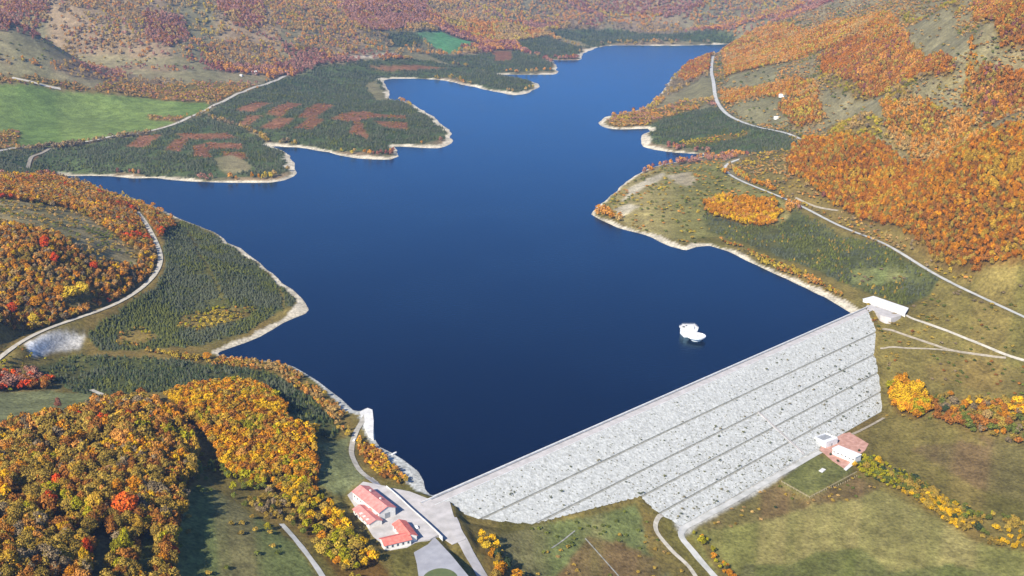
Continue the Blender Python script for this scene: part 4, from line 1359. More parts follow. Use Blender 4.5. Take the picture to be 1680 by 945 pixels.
def crown_data(seed, nleaf, leaf, lobes=7, flat=1.0):
    """unit crown: base z=0.22, top z=1, radius about .38"""
    r = random.Random(seed)
    V_, F_ = [], []
    L = [(0, 0, .66, .27)]
    for i in range(lobes):
        a = 6.28 * i / lobes + r.uniform(-.4, .4)
        rr = r.uniform(.14, .26)
        L.append((rr * math.cos(a), rr * math.sin(a), r.uniform(.38, .74), r.uniform(.13, .2)))
    L.append((r.uniform(-.06, .06), r.uniform(-.06, .06), .83, .16))
    wts = [l[3] ** 2 for l in L]
    while len(F_) < nleaf:
        l = r.choices(L, wts)[0]
        d = Vector((r.gauss(0, 1), r.gauss(0, 1), r.gauss(.25, 1))).normalized()
        rad = l[3] * r.uniform(.72, 1.08)
        p = Vector(l[:3]) + Vector((d.x, d.y, d.z * flat)) * rad
        if any(o is not l and (p - Vector(o[:3])).length < o[3] * .62 for o in L):
            continue
        nrm = d + Vector((r.gauss(0, .45), r.gauss(0, .45), r.gauss(.1, .45)))
        leaf_quad(V_, F_, p, nrm, leaf * r.uniform(.7, 1.3), r)
    return V_, F_


def trunk_data(seed):
    r = random.Random(seed)
    m = MB()
    m.tube((0, 0, -.06), (.01, 0, .35), .022, .015, 7, False)
    m.tube((.01, 0, .35), (0, .01, .75), .015, .005, 6, False)
    for i in range(5):
        a = 6.28 * i / 5 + r.uniform(-.4, .4)
        z0 = r.uniform(.25, .45)
        m.tube((0, 0, z0), (math.cos(a) * .22, math.sin(a) * .22, z0 + r.uniform(.14, .28)), .01, .003, 5, False)
    return m.v, m.f


def conifer_data(seed, layers=7, seg=9):
    r = random.Random(seed)
    V_, F_ = [], []
    for j in range(layers):
        t = j / (layers - 1)
        z = .12 + .80 * t
        R_ = .24 * (1 - t) ** .85 + .02
        h = .17 * (1 - t * .4)
        off_ = r.uniform(0, 6)
        for i in range(seg):
            a0 = off_ + 6.28 * i / seg
            a1 = off_ + 6.28 * (i + .85) / seg
            rr = R_ * r.uniform(.75, 1.15)
            k = len(V_)
            V_ += [(0, 0, z + h), (rr * math.cos(a0), rr * math.sin(a0), z + r.uniform(-.02, .02)), (rr * 1.12 * math.cos((a0 + a1) / 2), rr * 1.12 * math.sin((a0 + a1) / 2), z - .03), (rr * math.cos(a1), rr * math.sin(a1), z + r.uniform(-.02, .02))]
            F_.append([k, k + 1, k + 2, k + 3])
    return V_, F_


def data_mesh(name, vf, mat):
    me = bpy.data.meshes.new(name)
    me.from_pydata(vf[0], [], vf[1])
    me.materials.append(mat)
    me.update()
    return me


def proto_collection(name, datas):
    c = bpy.data.collections.new(name)
    for i, d in enumerate(datas):
        o = bpy.data.objects.new(name, data_mesh(name, d, M['leaf_inst']))
        c.objects.link(o)
    return c


def with_trunk(vf):
    return vf


PROTO = {
    'broad': proto_collection('broadleaf_crown', [crown_data(s, 230, .108, 8) for s in range(1, 6)]),
    'far': proto_collection('far_crown', [crown_data(s, 90, .165, 6) for s in range(11, 16)]),
    'conifer': proto_collection('conifer_shape', [conifer_data(s, 6, 8) for s in range(21, 25)]),
    'shrub': proto_collection('shrub_crown', [crown_data(s, 60, .2, 4, .8) for s in range(31, 35)]),
}


def scatter_group(coll):
    ng = bpy.data.node_groups.new('scatter_' + coll.name, 'GeometryNodeTree')
    ng.interface.new_socket('Geometry', in_out='INPUT', socket_type='NodeSocketGeometry')
    ng.interface.new_socket('Geometry', in_out='OUTPUT', socket_type='NodeSocketGeometry')
    N = ng.nodes
    gi = N.new('NodeGroupInput')
    go = N.new('NodeGroupOutput')
    ci = N.new('GeometryNodeCollectionInfo')
    ci.inputs['Collection'].default_value = coll
    ci.inputs['Separate Children'].default_value = True
    ci.inputs['Reset Children'].default_value = True
    ip = N.new('GeometryNodeInstanceOnPoints')
    ip.inputs['Pick Instance'].default_value = True

    def na(name, typ):
        n = N.new('GeometryNodeInputNamedAttribute')
        n.data_type = typ
        n.inputs['Name'].default_value = name
        return n.outputs[0]
    ng.links.new(gi.outputs[0], ip.inputs['Points'])
    ng.links.new(ci.outputs[0], ip.inputs['Instance'])
    ng.links.new(na('pick', 'INT'), ip.inputs['Instance Index'])
    ng.links.new(na('turn', 'FLOAT_VECTOR'), ip.inputs['Rotation'])
    ng.links.new(na('size', 'FLOAT_VECTOR'), ip.inputs['Scale'])
    ng.links.new(ip.outputs[0], go.inputs[0])
    return ng


GROUPS = {k: scatter_group(c) for k, c in PROTO.items()}


def scatter(name, kind, P, size, wid, tint, label, cat):
    """one stuff object: points that carry size, turn and colour"""
    me = bpy.data.meshes.new(name)
    n = len(P)
    me.vertices.add(n)
    me.vertices.foreach_set('co', P.astype(np.float32).ravel())
    for nm_, typ, arr in (('size', 'FLOAT_VECTOR', np.stack([wid, wid, size], 1)), ('turn', 'FLOAT_VECTOR', np.stack([rng.normal(0, .06, n), rng.normal(0, .06, n), rng.uniform(0, 6.28, n)], 1))):
        a = me.attributes.new(nm_, typ, 'POINT')
        a.data.foreach_set('vector', arr.astype(np.float32).ravel())
    a = me.attributes.new('pick', 'INT', 'POINT')
    a.data.foreach_set('value', rng.integers(0, 4, n).astype(np.int32))
    a = me.attributes.new('tint', 'FLOAT_COLOR', 'POINT')
    a.data.foreach_set('color', np.concatenate([tint, np.ones((n, 1))], 1).astype(np.float32).ravel())
    o = bpy.data.objects.new(name, me)
    COL.objects.link(o)
    md = o.modifiers.new('scatter', 'NODES')
    md.node_group = GROUPS[kind]
    tag(o, label, cat, kind='stuff')
    return o


C_ = {
    'ochre': (.37, .225, .06), 'olive brown': (.27, .185, .058), 'golden yellow': (.50, .30, .034), 'orange': (.38, .160, .018), 'rust brown': (.26, .110, .040), 'bright red': (.48, .075, .035), 'dull green': (.115, .125, .036),
    'yellow green': (.27, .235, .036), 'tan': (.34, .225, .105), 'pinkish brown': (.32, .150, .105), 'grey brown': (.20, .150, .095), 'wine red': (.22, .075, .055), 'copper orange': (.34, .125, .014), 'amber': (.44, .195, .016),
    'dark green': (.060, .074, .036), 'grey green': (.088, .096, .055), 'olive green': (.10, .105, .038), 'deep green': (.040, .055, .026), 'pale gold': (.36, .26, .07), 'dusty orange': (.42, .205, .075),
}
C_ = {k: tuple(a * (.98 if k in ('dark green', 'grey green', 'deep green', 'olive green') else 1.0) for a in vivid(c, 1.0 if k in ('wine red', 'pinkish brown', 'grey green', 'dark green') else 1.2)) for k, c in C_.items()}
# woods: kind, spacing at 1 km, fill, height range, crown width factor, clump noise (scale, threshold), palette
WOODS = {
    'fore_wood': dict(kind='broad', sp=4.9, fill=.95, h=(7.5, 15.5), wf=.82, pal=[('olive brown', 9), ('ochre', 3), ('rust brown', 3), ('golden yellow', 1.2), ('orange', 1.6), ('dusty orange', 2), ('bright red', .12), ('yellow green', 1.0), ('grey brown', 1.6)], label='olive and rust coloured broadleaf wood filling the bottom left foreground', cat='wood', cl=.9),
    'right_wood': dict(kind='broad', sp=4.8, fill=.96, h=(7.5, 11.5), wf=.92, pal=[('golden yellow', 4), ('amber', 2), ('orange', 4), ('rust brown', 2.5), ('ochre', 3), ('olive brown', 2), ('yellow green', 1.5)], label='golden and orange wood on the knoll left of the red roofed houses', cat='wood', cl=0),
    'path_trees': dict(kind='broad', sp=5.2, fill=.72, h=(5.5, 9.5), wf=1.0, pal=[('yellow green', 3), ('golden yellow', 3), ('olive brown', 4), ('orange', 1), ('pale gold', 1)], label='yellow and olive trees along the path in the bottom meadow', cat='trees', cl=1),
    'gully_scrub': dict(kind='broad', sp=5.6, fill=.6, h=(4, 8.5), wf=1.1, pal=[('olive brown', 5), ('dull green', 4), ('yellow green', 2), ('grey brown', 2)], label='olive scrub in the shaded gully above the bottom meadow', cat='scrub', cl=1),
    'dam_shore': dict(kind='shrub', sp=4.2, fill=.97, h=(3.5, 6), wf=1.05, pal=[('dusty orange', 4), ('golden yellow', 3), ('rust brown', 3), ('olive brown', 3)], label='dense orange shrubs between the grey stone shore and the gravel track', cat='shrubs', cl=0),
    'hill_open': dict(kind='shrub', sp=6.6, fill=.75, h=(3.5, 7), wf=1.1, pal=[('olive brown', 4), ('tan', 4), ('grey brown', 4), ('dusty orange', 3), ('dull green', 2)], label='scattered tan and olive bushes on the open right hills', cat='bushes', cl=1),
    'wine_wood': dict(kind='far', sp=6.4, fill=.97, h=(8, 12), wf=1.05, pal=[('wine red', 2), ('pinkish brown', 6), ('rust brown', 3), ('tan', 2)], label='pinkish red beech woods on the far hills', cat='wood', cl=0),
    'tan_wood': dict(kind='far', sp=6.8, fill=.85, h=(6, 11), wf=1.0, pal=[('tan', 5), ('dusty orange', 4), ('pale gold', 2), ('grey brown', 3), ('pinkish brown', 1.5)], label='tan and pale orange woods on the far hills', cat='wood', cl=1),
    'pale_trees': dict(kind='broad', sp=6.4, fill=.7, h=(6, 10), wf=1.0, pal=[('pale gold', 4), ('tan', 4), ('yellow green', 3), ('olive brown', 3), ('grey brown', 2)], label='pale gold tree belts between the meadows of the right hills', cat='trees', cl=1),
    'felled_brush': dict(kind='shrub', sp=5.5, fill=.3, h=(1.5, 3), wf=1.6, pal=[('rust brown', 5), ('pinkish brown', 4), ('olive brown', 3), ('olive green', 2)], label='russet brush over the cleared strips of the far peninsulas', cat='brush', cl=1),
    'meadow_bush': dict(kind='shrub', sp=8, fill=.16, h=(2, 4.5), wf=1.4, pal=[('olive brown', 3), ('dull green', 3)], label='scattered olive bushes on the bottom meadow', cat='bushes', cl=1),
    'dam_foot_trees': dict(kind='broad', sp=5, fill=.75, h=(5, 9), wf=1.1, pal=[('golden yellow', 4), ('amber', 2), ('deep green', 2), ('olive brown', 2)], label='golden trees beside the road below the dam end', cat='trees', cl=1),
    'lane_trees': dict(kind='broad', sp=5, fill=.5, h=(4, 7), wf=1, pal=[('amber', 3), ('yellow green', 3), ('orange', 2)], label='small yellow trees along the lane below the dam', cat='trees', cl=1),
    'hedgerow': dict(kind='broad', sp=4.2, fill=.9, h=(3.2, 6.5), wf=1.15, pal=[('yellow green', 3), ('golden yellow', 1.5), ('olive brown', 5), ('dull green', 3), ('deep green', 1)], label='yellow green hedgerow running right from the power station', cat='hedgerow', cl=1),
    'slope_trees': dict(kind='broad', sp=5.5, fill=.72, h=(5, 10), wf=1.1, pal=[('rust brown', 4), ('olive brown', 4), ('orange', 2), ('dull green', 3), ('grey brown', 3), ('golden yellow', 1)], label='mixed rust and green trees on the slope right of the dam', cat='trees', cl=1),
    'slope_shrub': dict(kind='shrub', sp=7, fill=.2, h=(1.6, 3.6), wf=1.5, pal=[('olive brown', 5), ('dull green', 4), ('grey brown', 3), ('rust brown', 1)], label='scattered dull shrubs on the dry slope right of the dam', cat='shrubs', cl=1),
    'field_bush': dict(kind='shrub', sp=6, fill=.16, h=(1.2, 2.6), wf=1.6, pal=[('olive brown', 5), ('dull green', 4), ('tan', 2)], label='low olive bushes in the fields below the dam', cat='bushes', cl=1),
    'yellow_clump': dict(kind='broad', sp=5, fill=1, h=(8, 12), wf=1.05, pal=[('golden yellow', 5), ('amber', 3), ('yellow green', 1)], label='golden clump of trees at the right foot of the dam', cat='trees', cl=0),
    'shore_shrub': dict(kind='shrub', sp=4.6, fill=.85, h=(3.5, 6.5), wf=1.0, pal=[('dusty orange', 4), ('pale gold', 3), ('tan', 4), ('olive brown', 4), ('rust brown', 1.5)], label='orange and tan shrub belts along the shoreline', cat='shrubs', cl=1),
    'conifer_near': dict(kind='conifer', sp=3.7, fill=.96, h=(3.0, 5.0), wf=1.35, pal=[('dark green', 5), ('grey green', 3), ('olive green', 2), ('deep green', 2)], label='dark conifer plantation between the foreground wood and the lake', cat='plantation', cl=1),
    'plantation': dict(kind='conifer', sp=3.7, fill=.96, h=(2.6, 4.3), wf=1.45, pal=[('grey green', 5), ('dark green', 2), ('olive green', 4)], label='dark green conifer plantation on the left peninsula', cat='plantation', cl=1),
    'olive_conifer': dict(kind='conifer', sp=4.0, fill=.88, h=(2.6, 4.4), wf=1.45, pal=[('grey green', 5), ('olive green', 4), ('dull green', 2), ('olive brown', .8)], label='olive green young conifers between the right shore and the road', cat='plantation', cl=1),
    'young': dict(kind='conifer', sp=5.2, fill=.75, h=(3.5, 6.5), wf=1.25, pal=[('grey green', 6), ('dark green', 2), ('olive green', 1)], label='young dark conifer plantations on the far peninsulas', cat='plantation', cl=1),
    'yellow_shrub': dict(kind='shrub', sp=5, fill=.5, h=(2.5, 5), wf=1.2, pal=[('olive green', 5), ('yellow green', 4), ('pale gold', 4), ('dusty orange', 2), ('olive brown', 3)], label='yellowish scrub patches among the plantations', cat='scrub', cl=1),
    'red_clump': dict(kind='broad', sp=5.5, fill=.85, h=(6, 10), wf=1.1, pal=[('pinkish brown', 4), ('bright red', 2), ('rust brown', 4), ('olive brown', 2)], label='reddish trees at the left edge above the green meadow', cat='trees', cl=1),
    'hill_left': dict(kind='broad', sp=5.0, fill=.95, h=(5.5, 9.5), wf=1.0, pal=[('rust brown', 3), ('dusty orange', 5), ('olive brown', 4), ('orange', 4), ('golden yellow', 2), ('tan', 3), ('grey brown', 2), ('bright red', .4)], label='orange and olive autumn wood on the hill of the left bank', cat='wood', cl=0),
    'sparse_left': dict(kind='shrub', sp=6, fill=.42, h=(2.5, 5), wf=1.1, pal=[('olive brown', 5), ('dull green', 3), ('tan', 2)], label='sparse bushes on the grassy top of the left bank hill', cat='bushes', cl=1),
    'sparse_head': dict(kind='shrub', sp=7, fill=.33, h=(2, 5), wf=1.3, pal=[('olive brown', 4), ('dull green', 4), ('dusty orange', 2), ('pale gold', 2)], label='sparse bushes on the dry headland of the right bank', cat='bushes', cl=1),
    'golden_wood': dict(kind='broad', sp=5, fill=1, h=(6, 9), wf=1.0, pal=[('amber', 5), ('golden yellow', 4), ('orange', 3), ('dusty orange', 2)], label='golden grove between the headland and the right bank road', cat='grove', cl=0),
    'tan_shrub': dict(kind='shrub', sp=5.6, fill=.6, h=(3, 6), wf=1.1, pal=[('tan', 5), ('olive brown', 4), ('dusty orange', 3), ('grey brown', 3), ('pale gold', 2)], label='tan scrub along the lower edge of the orange beech wood', cat='scrub', cl=1),
    'beech': dict(kind='broad', sp=4.7, fill=1.0, h=(7.5, 12.5), wf=.74, pal=[('copper orange', 7), ('orange', 4), ('amber', 3), ('rust brown', 6), ('ochre', 4), ('olive brown', 4)], label='large bright orange beech wood on the right hillside', cat='wood', cl=0),
    'beech_far': dict(kind='far', sp=5.2, fill=1.0, h=(8, 12), wf=.85, pal=[('rust brown', 7), ('copper orange', 2), ('wine red', 1.5), ('orange', 1), ('olive brown', 3), ('dusty orange', 2)], label='rust red beech woods high on the right hills', cat='wood', cl=0),
    'orange_far': dict(kind='far', sp=5.4, fill=.92, h=(7, 11), wf=.9, pal=[('dusty orange', 5), ('orange', 3), ('tan', 3), ('pale gold', 2), ('rust brown', 3), ('olive brown', 2)], label='orange mixed woods on the far right hills', cat='wood', cl=0),
    'orange_scrub': dict(kind='shrub', sp=5.5, fill=.75, h=(4, 7), wf=1.2, pal=[('dusty orange', 4), ('tan', 4), ('pinkish brown', 3), ('olive brown', 4), ('pale gold', 1.5)], label='orange scrub belts beside the fields', cat='scrub', cl=1),
    'hedge_far': dict(kind='shrub', sp=9, fill=.12, h=(4, 7), wf=1.2, pal=[('olive brown', 4), ('dull green', 4), ('tan', 3)], label='scattered bushes on the far grey meadows', cat='bushes', cl=1),
    'hill': dict(kind='far', sp=6.4, fill=.93, h=(7, 12), wf=1.05, pal='hill', label='russet and tan autumn woods covering the far hills', cat='wood', cl=0),
}
LAND_MARKS = {
    'fore_wood': ('', [((205, 800), 'just above the fiery red tree of the foreground wood'), ((165, 845), 'just left of the fiery red tree of the foreground wood'), ((245, 845), 'just right of the fiery red tree of the foreground wood'),
                       ((240, 685), 'on the crest of the foreground wood above the long shadow'), ((170, 690), 'on the upper rim of the foreground wood, centre'), ((110, 705), 'at the upper edge of the foreground wood by the round light green tree'),
                       ((60, 725), 'at the upper edge of the foreground wood by the green meadow'), ((15, 750), 'at the upper left end of the foreground wood'), ((15, 830), 'by the left frame edge halfway up the foreground wood'), ((15, 900), 'by the left frame edge low in the foreground wood'),
                       ((60, 930), 'at the bottom left corner of the foreground wood'), ((120, 930), 'at the bottom of the foreground wood left of the dark clearing'), ((80, 880), 'around the broad brownish orange tree of the foreground wood'), ((130, 870), 'between the brownish orange and the fiery red tree'),
                       ((205, 915), 'in the row below the fiery red tree'), ((280, 920), 'at the lower right corner of the foreground wood beside the meadow'), ((290, 850), 'on the right rim of the foreground wood above the meadow'), ((300, 770), 'on the right flank of the foreground wood beside the gully'),
                       ((290, 715), 'at the upper right of the foreground wood beside the gully'), ((245, 750), 'on the right half of the foreground wood below its crest'), ((180, 745), 'in the upper middle of the foreground wood'), ((120, 760), 'right of the small red tree of the foreground wood'),
                       ((60, 780), 'left of the small red tree of the foreground wood'), ((100, 820), 'in the very middle of the foreground wood')]),
    'right_wood': ('', [((290, 660), 'at the upper left tip of the knoll wood'), ((350, 645), 'on the top edge of the knoll wood, left part'), ((410, 645), 'on the top edge of the knoll wood beside the conifers'), ((480, 720), 'at the right end of the knoll wood by the olive lawn'),
                        ((395, 700), 'around the bright orange tree of the knoll wood'), ((450, 700), 'on the right shoulder of the knoll wood'), ((350, 700), 'on the left flank of the knoll wood above the gully'), ((400, 770), 'low in the knoll wood near its rounded brownish tree'),
                        ((480, 780), 'at the lower right end of the knoll wood'), ((440, 750), 'in the lower middle of the knoll wood')]),
    'path_trees': ('', [((450, 785), 'at the top of the row along the meadow path'), ((500, 820), 'in the upper half of the row along the meadow path'), ((550, 870), 'in the row between the meadow path and the houses'), ((590, 910), 'in the lower half of the row along the meadow path'), ((640, 940), 'at the bottom end of the row along the meadow path')]),
    'gully_scrub': ('', [((335, 770), 'at the head of the shaded gully by the foreground wood'), ((400, 810), 'in the shaded gully below the knoll wood'), ((480, 850), 'at the lower end of the gully scrub by the path')]),
    'hedgerow': ('', [((1420, 765), 'at the upper end of the hedgerow by the power station'), ((1480, 790), 'in the upper half of the hedgerow'), ((1540, 830), 'in the middle of the hedgerow'), ((1640, 900), 'in the lower half of the hedgerow')]),
    'dam_foot_trees': ('', [((800, 900), 'in the upper half of the clump beside the valley road'), ((830, 945), 'in the lower half of the clump beside the valley road')]),
}


def density_points(sp_near, lo, hi):
    """jittered grid over the sheet between two distances"""
    pts = []
    y0 = lo
    while y0 < hi:
        y1 = min(y0 * 1.25, hi)
        s = max(sp_near * (.72 if y0 < 1000 else 1.0) * 1.0, sp_near * y0 / 2100)
        xs_ = np.arange(-.64 * (y1 + 60), .64 * (y1 + 60), s)
        yy_ = np.arange(y0, y1, s)
        gx, gy = np.meshgrid(xs_, yy_)
        gx = gx + rng.uniform(-.45, .45, gx.shape) * s + (np.arange(gx.shape[0]) % 2)[:, None] * s * .5
        gy = gy + rng.uniform(-.45, .45, gy.shape) * s
        m = np.abs(gx) < .64 * (gy + 60)
        pts.append(np.stack([gx[m], gy[m], np.full(m.sum(), s)], 1))
        y0 = y1
    return np.concatenate(pts)


HILL_PAL = [('pinkish brown', 'wine red', 'dusty orange', 'pinkish brown'), ('tan', 'dusty orange', 'tan', 'pale gold'), ('grey brown', 'olive brown', 'tan', 'grey brown'), ('dusty orange', 'orange', 'pale gold', 'tan')]
cand = {}
sp_cache = {}
for wname, wd in WOODS.items():
    regs = [k for k, r in enumerate(REG) if r[2] == wname]
    if wname == 'hill':
        lo, hi = 1500, 9000
    else:
        mm = np.isin(region, regs)
        if not mm.any():
            continue
        lo, hi = max(Y[mm].min() - 5, 340), Y[mm].max() + 5
    pts = density_points(wd['sp'], lo, hi)
    r, c = gidx(pts[:, 0], pts[:, 1])
    rg = region[np.clip(np.round(r).astype(int), 0, NR - 1), np.clip(np.round(c).astype(int), 0, NC - 1)]
    if wname == 'hill':
        ok = np.isin(rg, regs) | ((rg == -1) & (pts[:, 1] > 1500))
    else:
        ok = np.isin(rg, regs)
    pts = pts[ok]
    n = len(pts)
    fill = wd['fill']
    x, yv, s = pts.T
    if wname == 'hill':
        q = fbm(x / 330, yv / 330, 71, 4)
        q2 = fbm(x / 260 + 40, yv / 260, 72, 4)
        ptch = fbm(x / 520 + 9, yv / 520, 73, 3)
        keep = (rng.uniform(0, 1, n) < np.where(ptch < .46, .22, fill))
    elif wd['cl']:
        cln = fbm(x / 26, yv / 26, 74, 3)
        keep = rng.uniform(0, 1, n) < fill * np.clip(.35 + (cln - .35) * 4.2, .15, 1.25)
    else:
        keep = rng.uniform(0, 1, n) < fill
    x, yv, s = x[keep], yv[keep], s[keep]
    n = len(x)
    free = np.ones(n, bool)
    if n:
        for L, rw in ROADS:
            lo_, hi_ = L.min(0) - 15, L.max(0) + 15
            m = (x > lo_[0]) & (x < hi_[0]) & (yv > lo_[1]) & (yv < hi_[1])
            if m.any():
                d, _ = seg_dist(L, x[m], yv[m], False)
                free[m] &= d > rw * .5 + 1.6 + s[m] * .18
    x, yv, s = x[free], yv[free], s[free]
    n = len(x)
    kidx = np.nonzero(keep)[0][free]
    scale_up = np.maximum(1, s / wd['sp'] * .9)
    size = (wd['h'][0] + (wd['h'][1] - wd['h'][0]) * rng.beta(1.6, 1.8, n)) * np.minimum(scale_up, 1.7)
    wid = np.maximum(size * wd['wf'] * rng.uniform(.62, 1.34, n), s * 1.05)
    if wd['kind'] == 'conifer':
        wid = np.maximum(size * wd['wf'] * rng.uniform(.85, 1.15, n), s * 1.5)
    if wname == 'hill':
        qk = q[kidx]
        q2k = q2[kidx]
        zone_ = np.where(qk > .56, 0, np.where(q2k > .53, 3, np.where(q2k > .45, 1, 2)))
        names_ = np.array([[p[i] for i in range(4)] for p in HILL_PAL])[zone_, np.clip((fbm(x / 120, yv / 120, 78, 3) * 8 - 2 + rng.normal(0, .55, n)).astype(int), 0, 3)]
    else:
        pn = [p[0] for p in wd['pal']]
        pw = np.array([p[1] for p in wd['pal']], float)
        # neighbouring trees tend to share a hue
        cn_ = fbm(x / 38, yv / 38, 75 + len(wname), 3)
        rank = np.argsort(np.argsort(cn_ + rng.normal(0, .11, n))) / max(n - 1, 1)
        order = np.argsort([hash_ for hash_ in [sum(map(ord, a)) * 7919 % 101 for a in pn]])
        cum = np.cumsum(pw[order]) / pw.sum()
        names_ = np.array(pn)[order][np.clip(np.searchsorted(cum, rank), 0, len(pn) - 1)]
    tint = np.array([C_[a] for a in names_]).reshape(-1, 3) * (rng.uniform(.85, 1.15, (n, 1)) if wd['kind'] == 'far' else rng.uniform(.66, 1.28, (n, 1)))
    z = sample(Z, x, yv) - .15
    cand[wname] = dict(P=np.stack([x, yv, z], 1), size=size, wid=wid, names=names_, tint=tint, kind=wd['kind'])

# trees that stand out by themselves: place, height, width, colour, label
SPECIAL = [((207, 856), 20, 19, 'fiery', 'fiery red tree standing out of the foreground wood'), ((206, 908), 13, 12, 'yellow green', 'large yellow green tree right below the fiery red tree'), ((200, 945), 12, 12, 'yellow green', 'yellow green tree at the bottom edge below the red tree'),
           ((88, 708), 9, 11, 'yellow green', 'round light green tree at the top edge of the foreground wood by the meadow'), ((132, 694), 10, 9, 'bright red', 'red tree at the top of the foreground wood beside the light green tree'),
           ((84, 757), 8, 7, 'bright red', 'small red tree inside the left part of the foreground wood'), ((182, 790), 12, 10, 'pinkish brown', 'dull reddish tree just above the fiery red tree'), ((100, 880), 13, 12, 'rust brown', 'broad brownish orange tree left of the fiery red tree'),
           ((96, 672), 11, 7, 'wine red', 'lone dark reddish tree casting a long shadow on the green meadow'), ((275, 945), 8, 8, 'bright red', 'small red tree at the bottom edge beside the bottom meadow'), ((212, 785), 9, 9, 'yellow', 'bright yellow tree above and right of the fiery red tree'),
           ((340, 590), 8, 10, 'amber', 'golden bush tree at the tip of the small bay'), ((395, 700), 11, 12, 'orange', 'bright orange tree in the middle of the knoll wood'), ((398, 760), 12, 12, 'dusty orange', 'rounded brownish orange tree low in the knoll wood'),
           ((403, 660), 11, 10, 'golden yellow', 'golden tree at the top of the knoll wood'),
           ((440, 870), 6, 5, 'yellow green', 'lone yellow bush tree in the bottom meadow left of the path'),
           ((75, 410), 16, 13, 'bright red', 'bright red tree upper one of a pair on the left bank hill'), ((90, 435), 14, 11, 'bright red', 'bright red tree lower one of a pair on the left bank hill'), ((155, 445), 11, 10, 'bright red', 'small red tree in the middle of the left bank hill'),
           ((115, 498), 18, 20, 'yellow', 'bright yellow tree left one of the yellow clump on the left bank hill'), ((135, 488), 17, 20, 'yellow', 'bright yellow tree right one of the yellow clump on the left bank hill'), ((100, 490), 14, 14, 'amber', 'amber tree beside the yellow clump on the left bank hill'),
           ((57, 535), 14, 13, 'yellow', 'bright yellow tree near the track on the left bank hill'), ((60, 505), 12, 14, 'amber', 'amber tree above the track on the left bank hill'), ((20, 515), 12, 12, 'bright red', 'reddish tree at the left edge of the left bank hill'),
           ((1603, 872), 8, 8.5, 'deep green', 'dark green tree standing out of the hedgerow'), ((1565, 855), 7, 6, 'deep green', 'small dark green tree in the hedgerow left of the bigger one'), ((1535, 838), 5, 5, 'deep green', 'dark bush in the middle of the hedgerow'),
           ((1402, 767), 6, 5.5, 'golden yellow', 'yellow tree at the corner of the power station yard'), ((1440, 762), 8, 8, 'golden yellow', 'golden tree at the upper end of the hedgerow'), ((1421, 771), 8, 8, 'olive brown', 'olive tree between the power station and the hedgerow'),
           ((1362, 748), 3.4, 2.6, 'deep green', 'small dark conical bush on the red yard near the lawn'), ((1374, 759), 3.2, 2.8, 'deep green', 'small dark bush on the red yard nearest the white apron'), ((1409, 742), 3.4, 2.6, 'deep green', 'small dark bush on the red yard behind the power station'),
           ((1550, 680), 10, 8, 'deep green', 'dark tree at the left end of the slope trees'), ((1584, 695), 9, 10, 'dull green', 'green tree among rust ones on the slope right of the dam'), ((1581, 670), 9, 8, 'orange', 'orange tree at the top of the slope trees'), ((1562, 690), 8, 7, 'orange', 'orange tree low among the slope trees'), ((1618, 690), 11, 12, 'tan', 'broad tan tree in the middle of the slope trees'), ((1653, 700), 10, 9, 'rust brown', 'rust coloured tree at the right end of the slope trees'),
           ((797, 905), 8, 8, 'yellow', 'bright yellow tree nearest the dam end beside the valley road'), ((818, 945), 9, 9, 'amber', 'amber tree at the bottom edge beside the valley road'),
           ((1138, 878), 4.5, 3, 'yellow green', 'slim yellow tree at the bend of the lane below the dam'), ((1196, 945), 6, 6, 'orange', 'orange tree at the bottom edge beside the lane'), ((1193, 935), 4, 3.4, 'deep green', 'dark bush beside the lane at the bottom edge'),
           ((1272, 835), 3, 3, 'deep green', 'lone dark bush in the brown field below the lawn')]
C_['fiery'] = (.62, .105, .016)
C_['yellow'] = (.56, .36, .025)
special = []
for (a, b), hh, ww, cname, lab in SPECIAL:
    P = ground(a, b)
    special.append((P[0], P[1], hh, ww, cname, lab))
    for wn_, cd in cand.items():
        d = np.hypot(cd['P'][:, 0] - P[0], cd['P'][:, 1] - P[1])
        keep = d > ww * .42
        if not keep.all():
            for kk in ('P', 'size', 'wid', 'names', 'tint'):
                cd[kk] = cd[kk][keep]

CROWN = [data_mesh('crown', crown_data(s, 760, .064, 10), M['leaf']) for s in range(101, 107)]
TRUNK = [data_mesh('trunk', trunk_data(s), M['bark']) for s in range(3)]
CONE = [data_mesh('crown', conifer_data(s, 9, 11), M['leaf']) for s in range(121, 125)]
BUSH = [data_mesh('bush', crown_data(s, 46, .22, 4, .8), M['leaf']) for s in range(131, 135)]


def tree_root(name, crown_mesh):
    r = empty(name, (0, 0, 0))
    for nm_, me in (('trunk', TRUNK[0]), ('crown', crown_mesh)):
        o = bpy.data.objects.new(nm_, me)
        COL.objects.link(o)
        o.parent = r
    return r


first_tree = {}


def place_tree(kind, x, y, h, w, col, label, group=None):
    nm_ = 'broadleaf_tree' if kind == 'broad' else 'conifer_tree'
    if kind not in first_tree:
        first_tree[kind] = r = tree_root(nm_, CROWN[0] if kind == 'broad' else CONE[0])
    else:
        r = copy_tree(first_tree[kind])
    for k in ('group',):
        if k in r:
            del r[k]
    r.location = (x, y, gz(x, y) - .2)
    r.rotation_euler = (random.gauss(0, .03), random.gauss(0, .03), random.uniform(0, 6.28))
    r.scale = (w, w, h)
    tag(r, label, 'tree' if kind == 'broad' else 'conifer', group)
    for ch in r.children:
        if ch.name.startswith('crown'):
            ch.data = random.choice(CROWN if kind == 'broad' else CONE)
            ch.color = (*col, 1)
        else:
            ch.data = random.choice(TRUNK)
    return r


for x, y, hh, ww, cname, lab in special:
    f = random.uniform(.92, 1.08)
    place_tree('broad', x, y, hh, ww * 1.15, tuple(c_ * f for c_ in C_[cname]), lab)

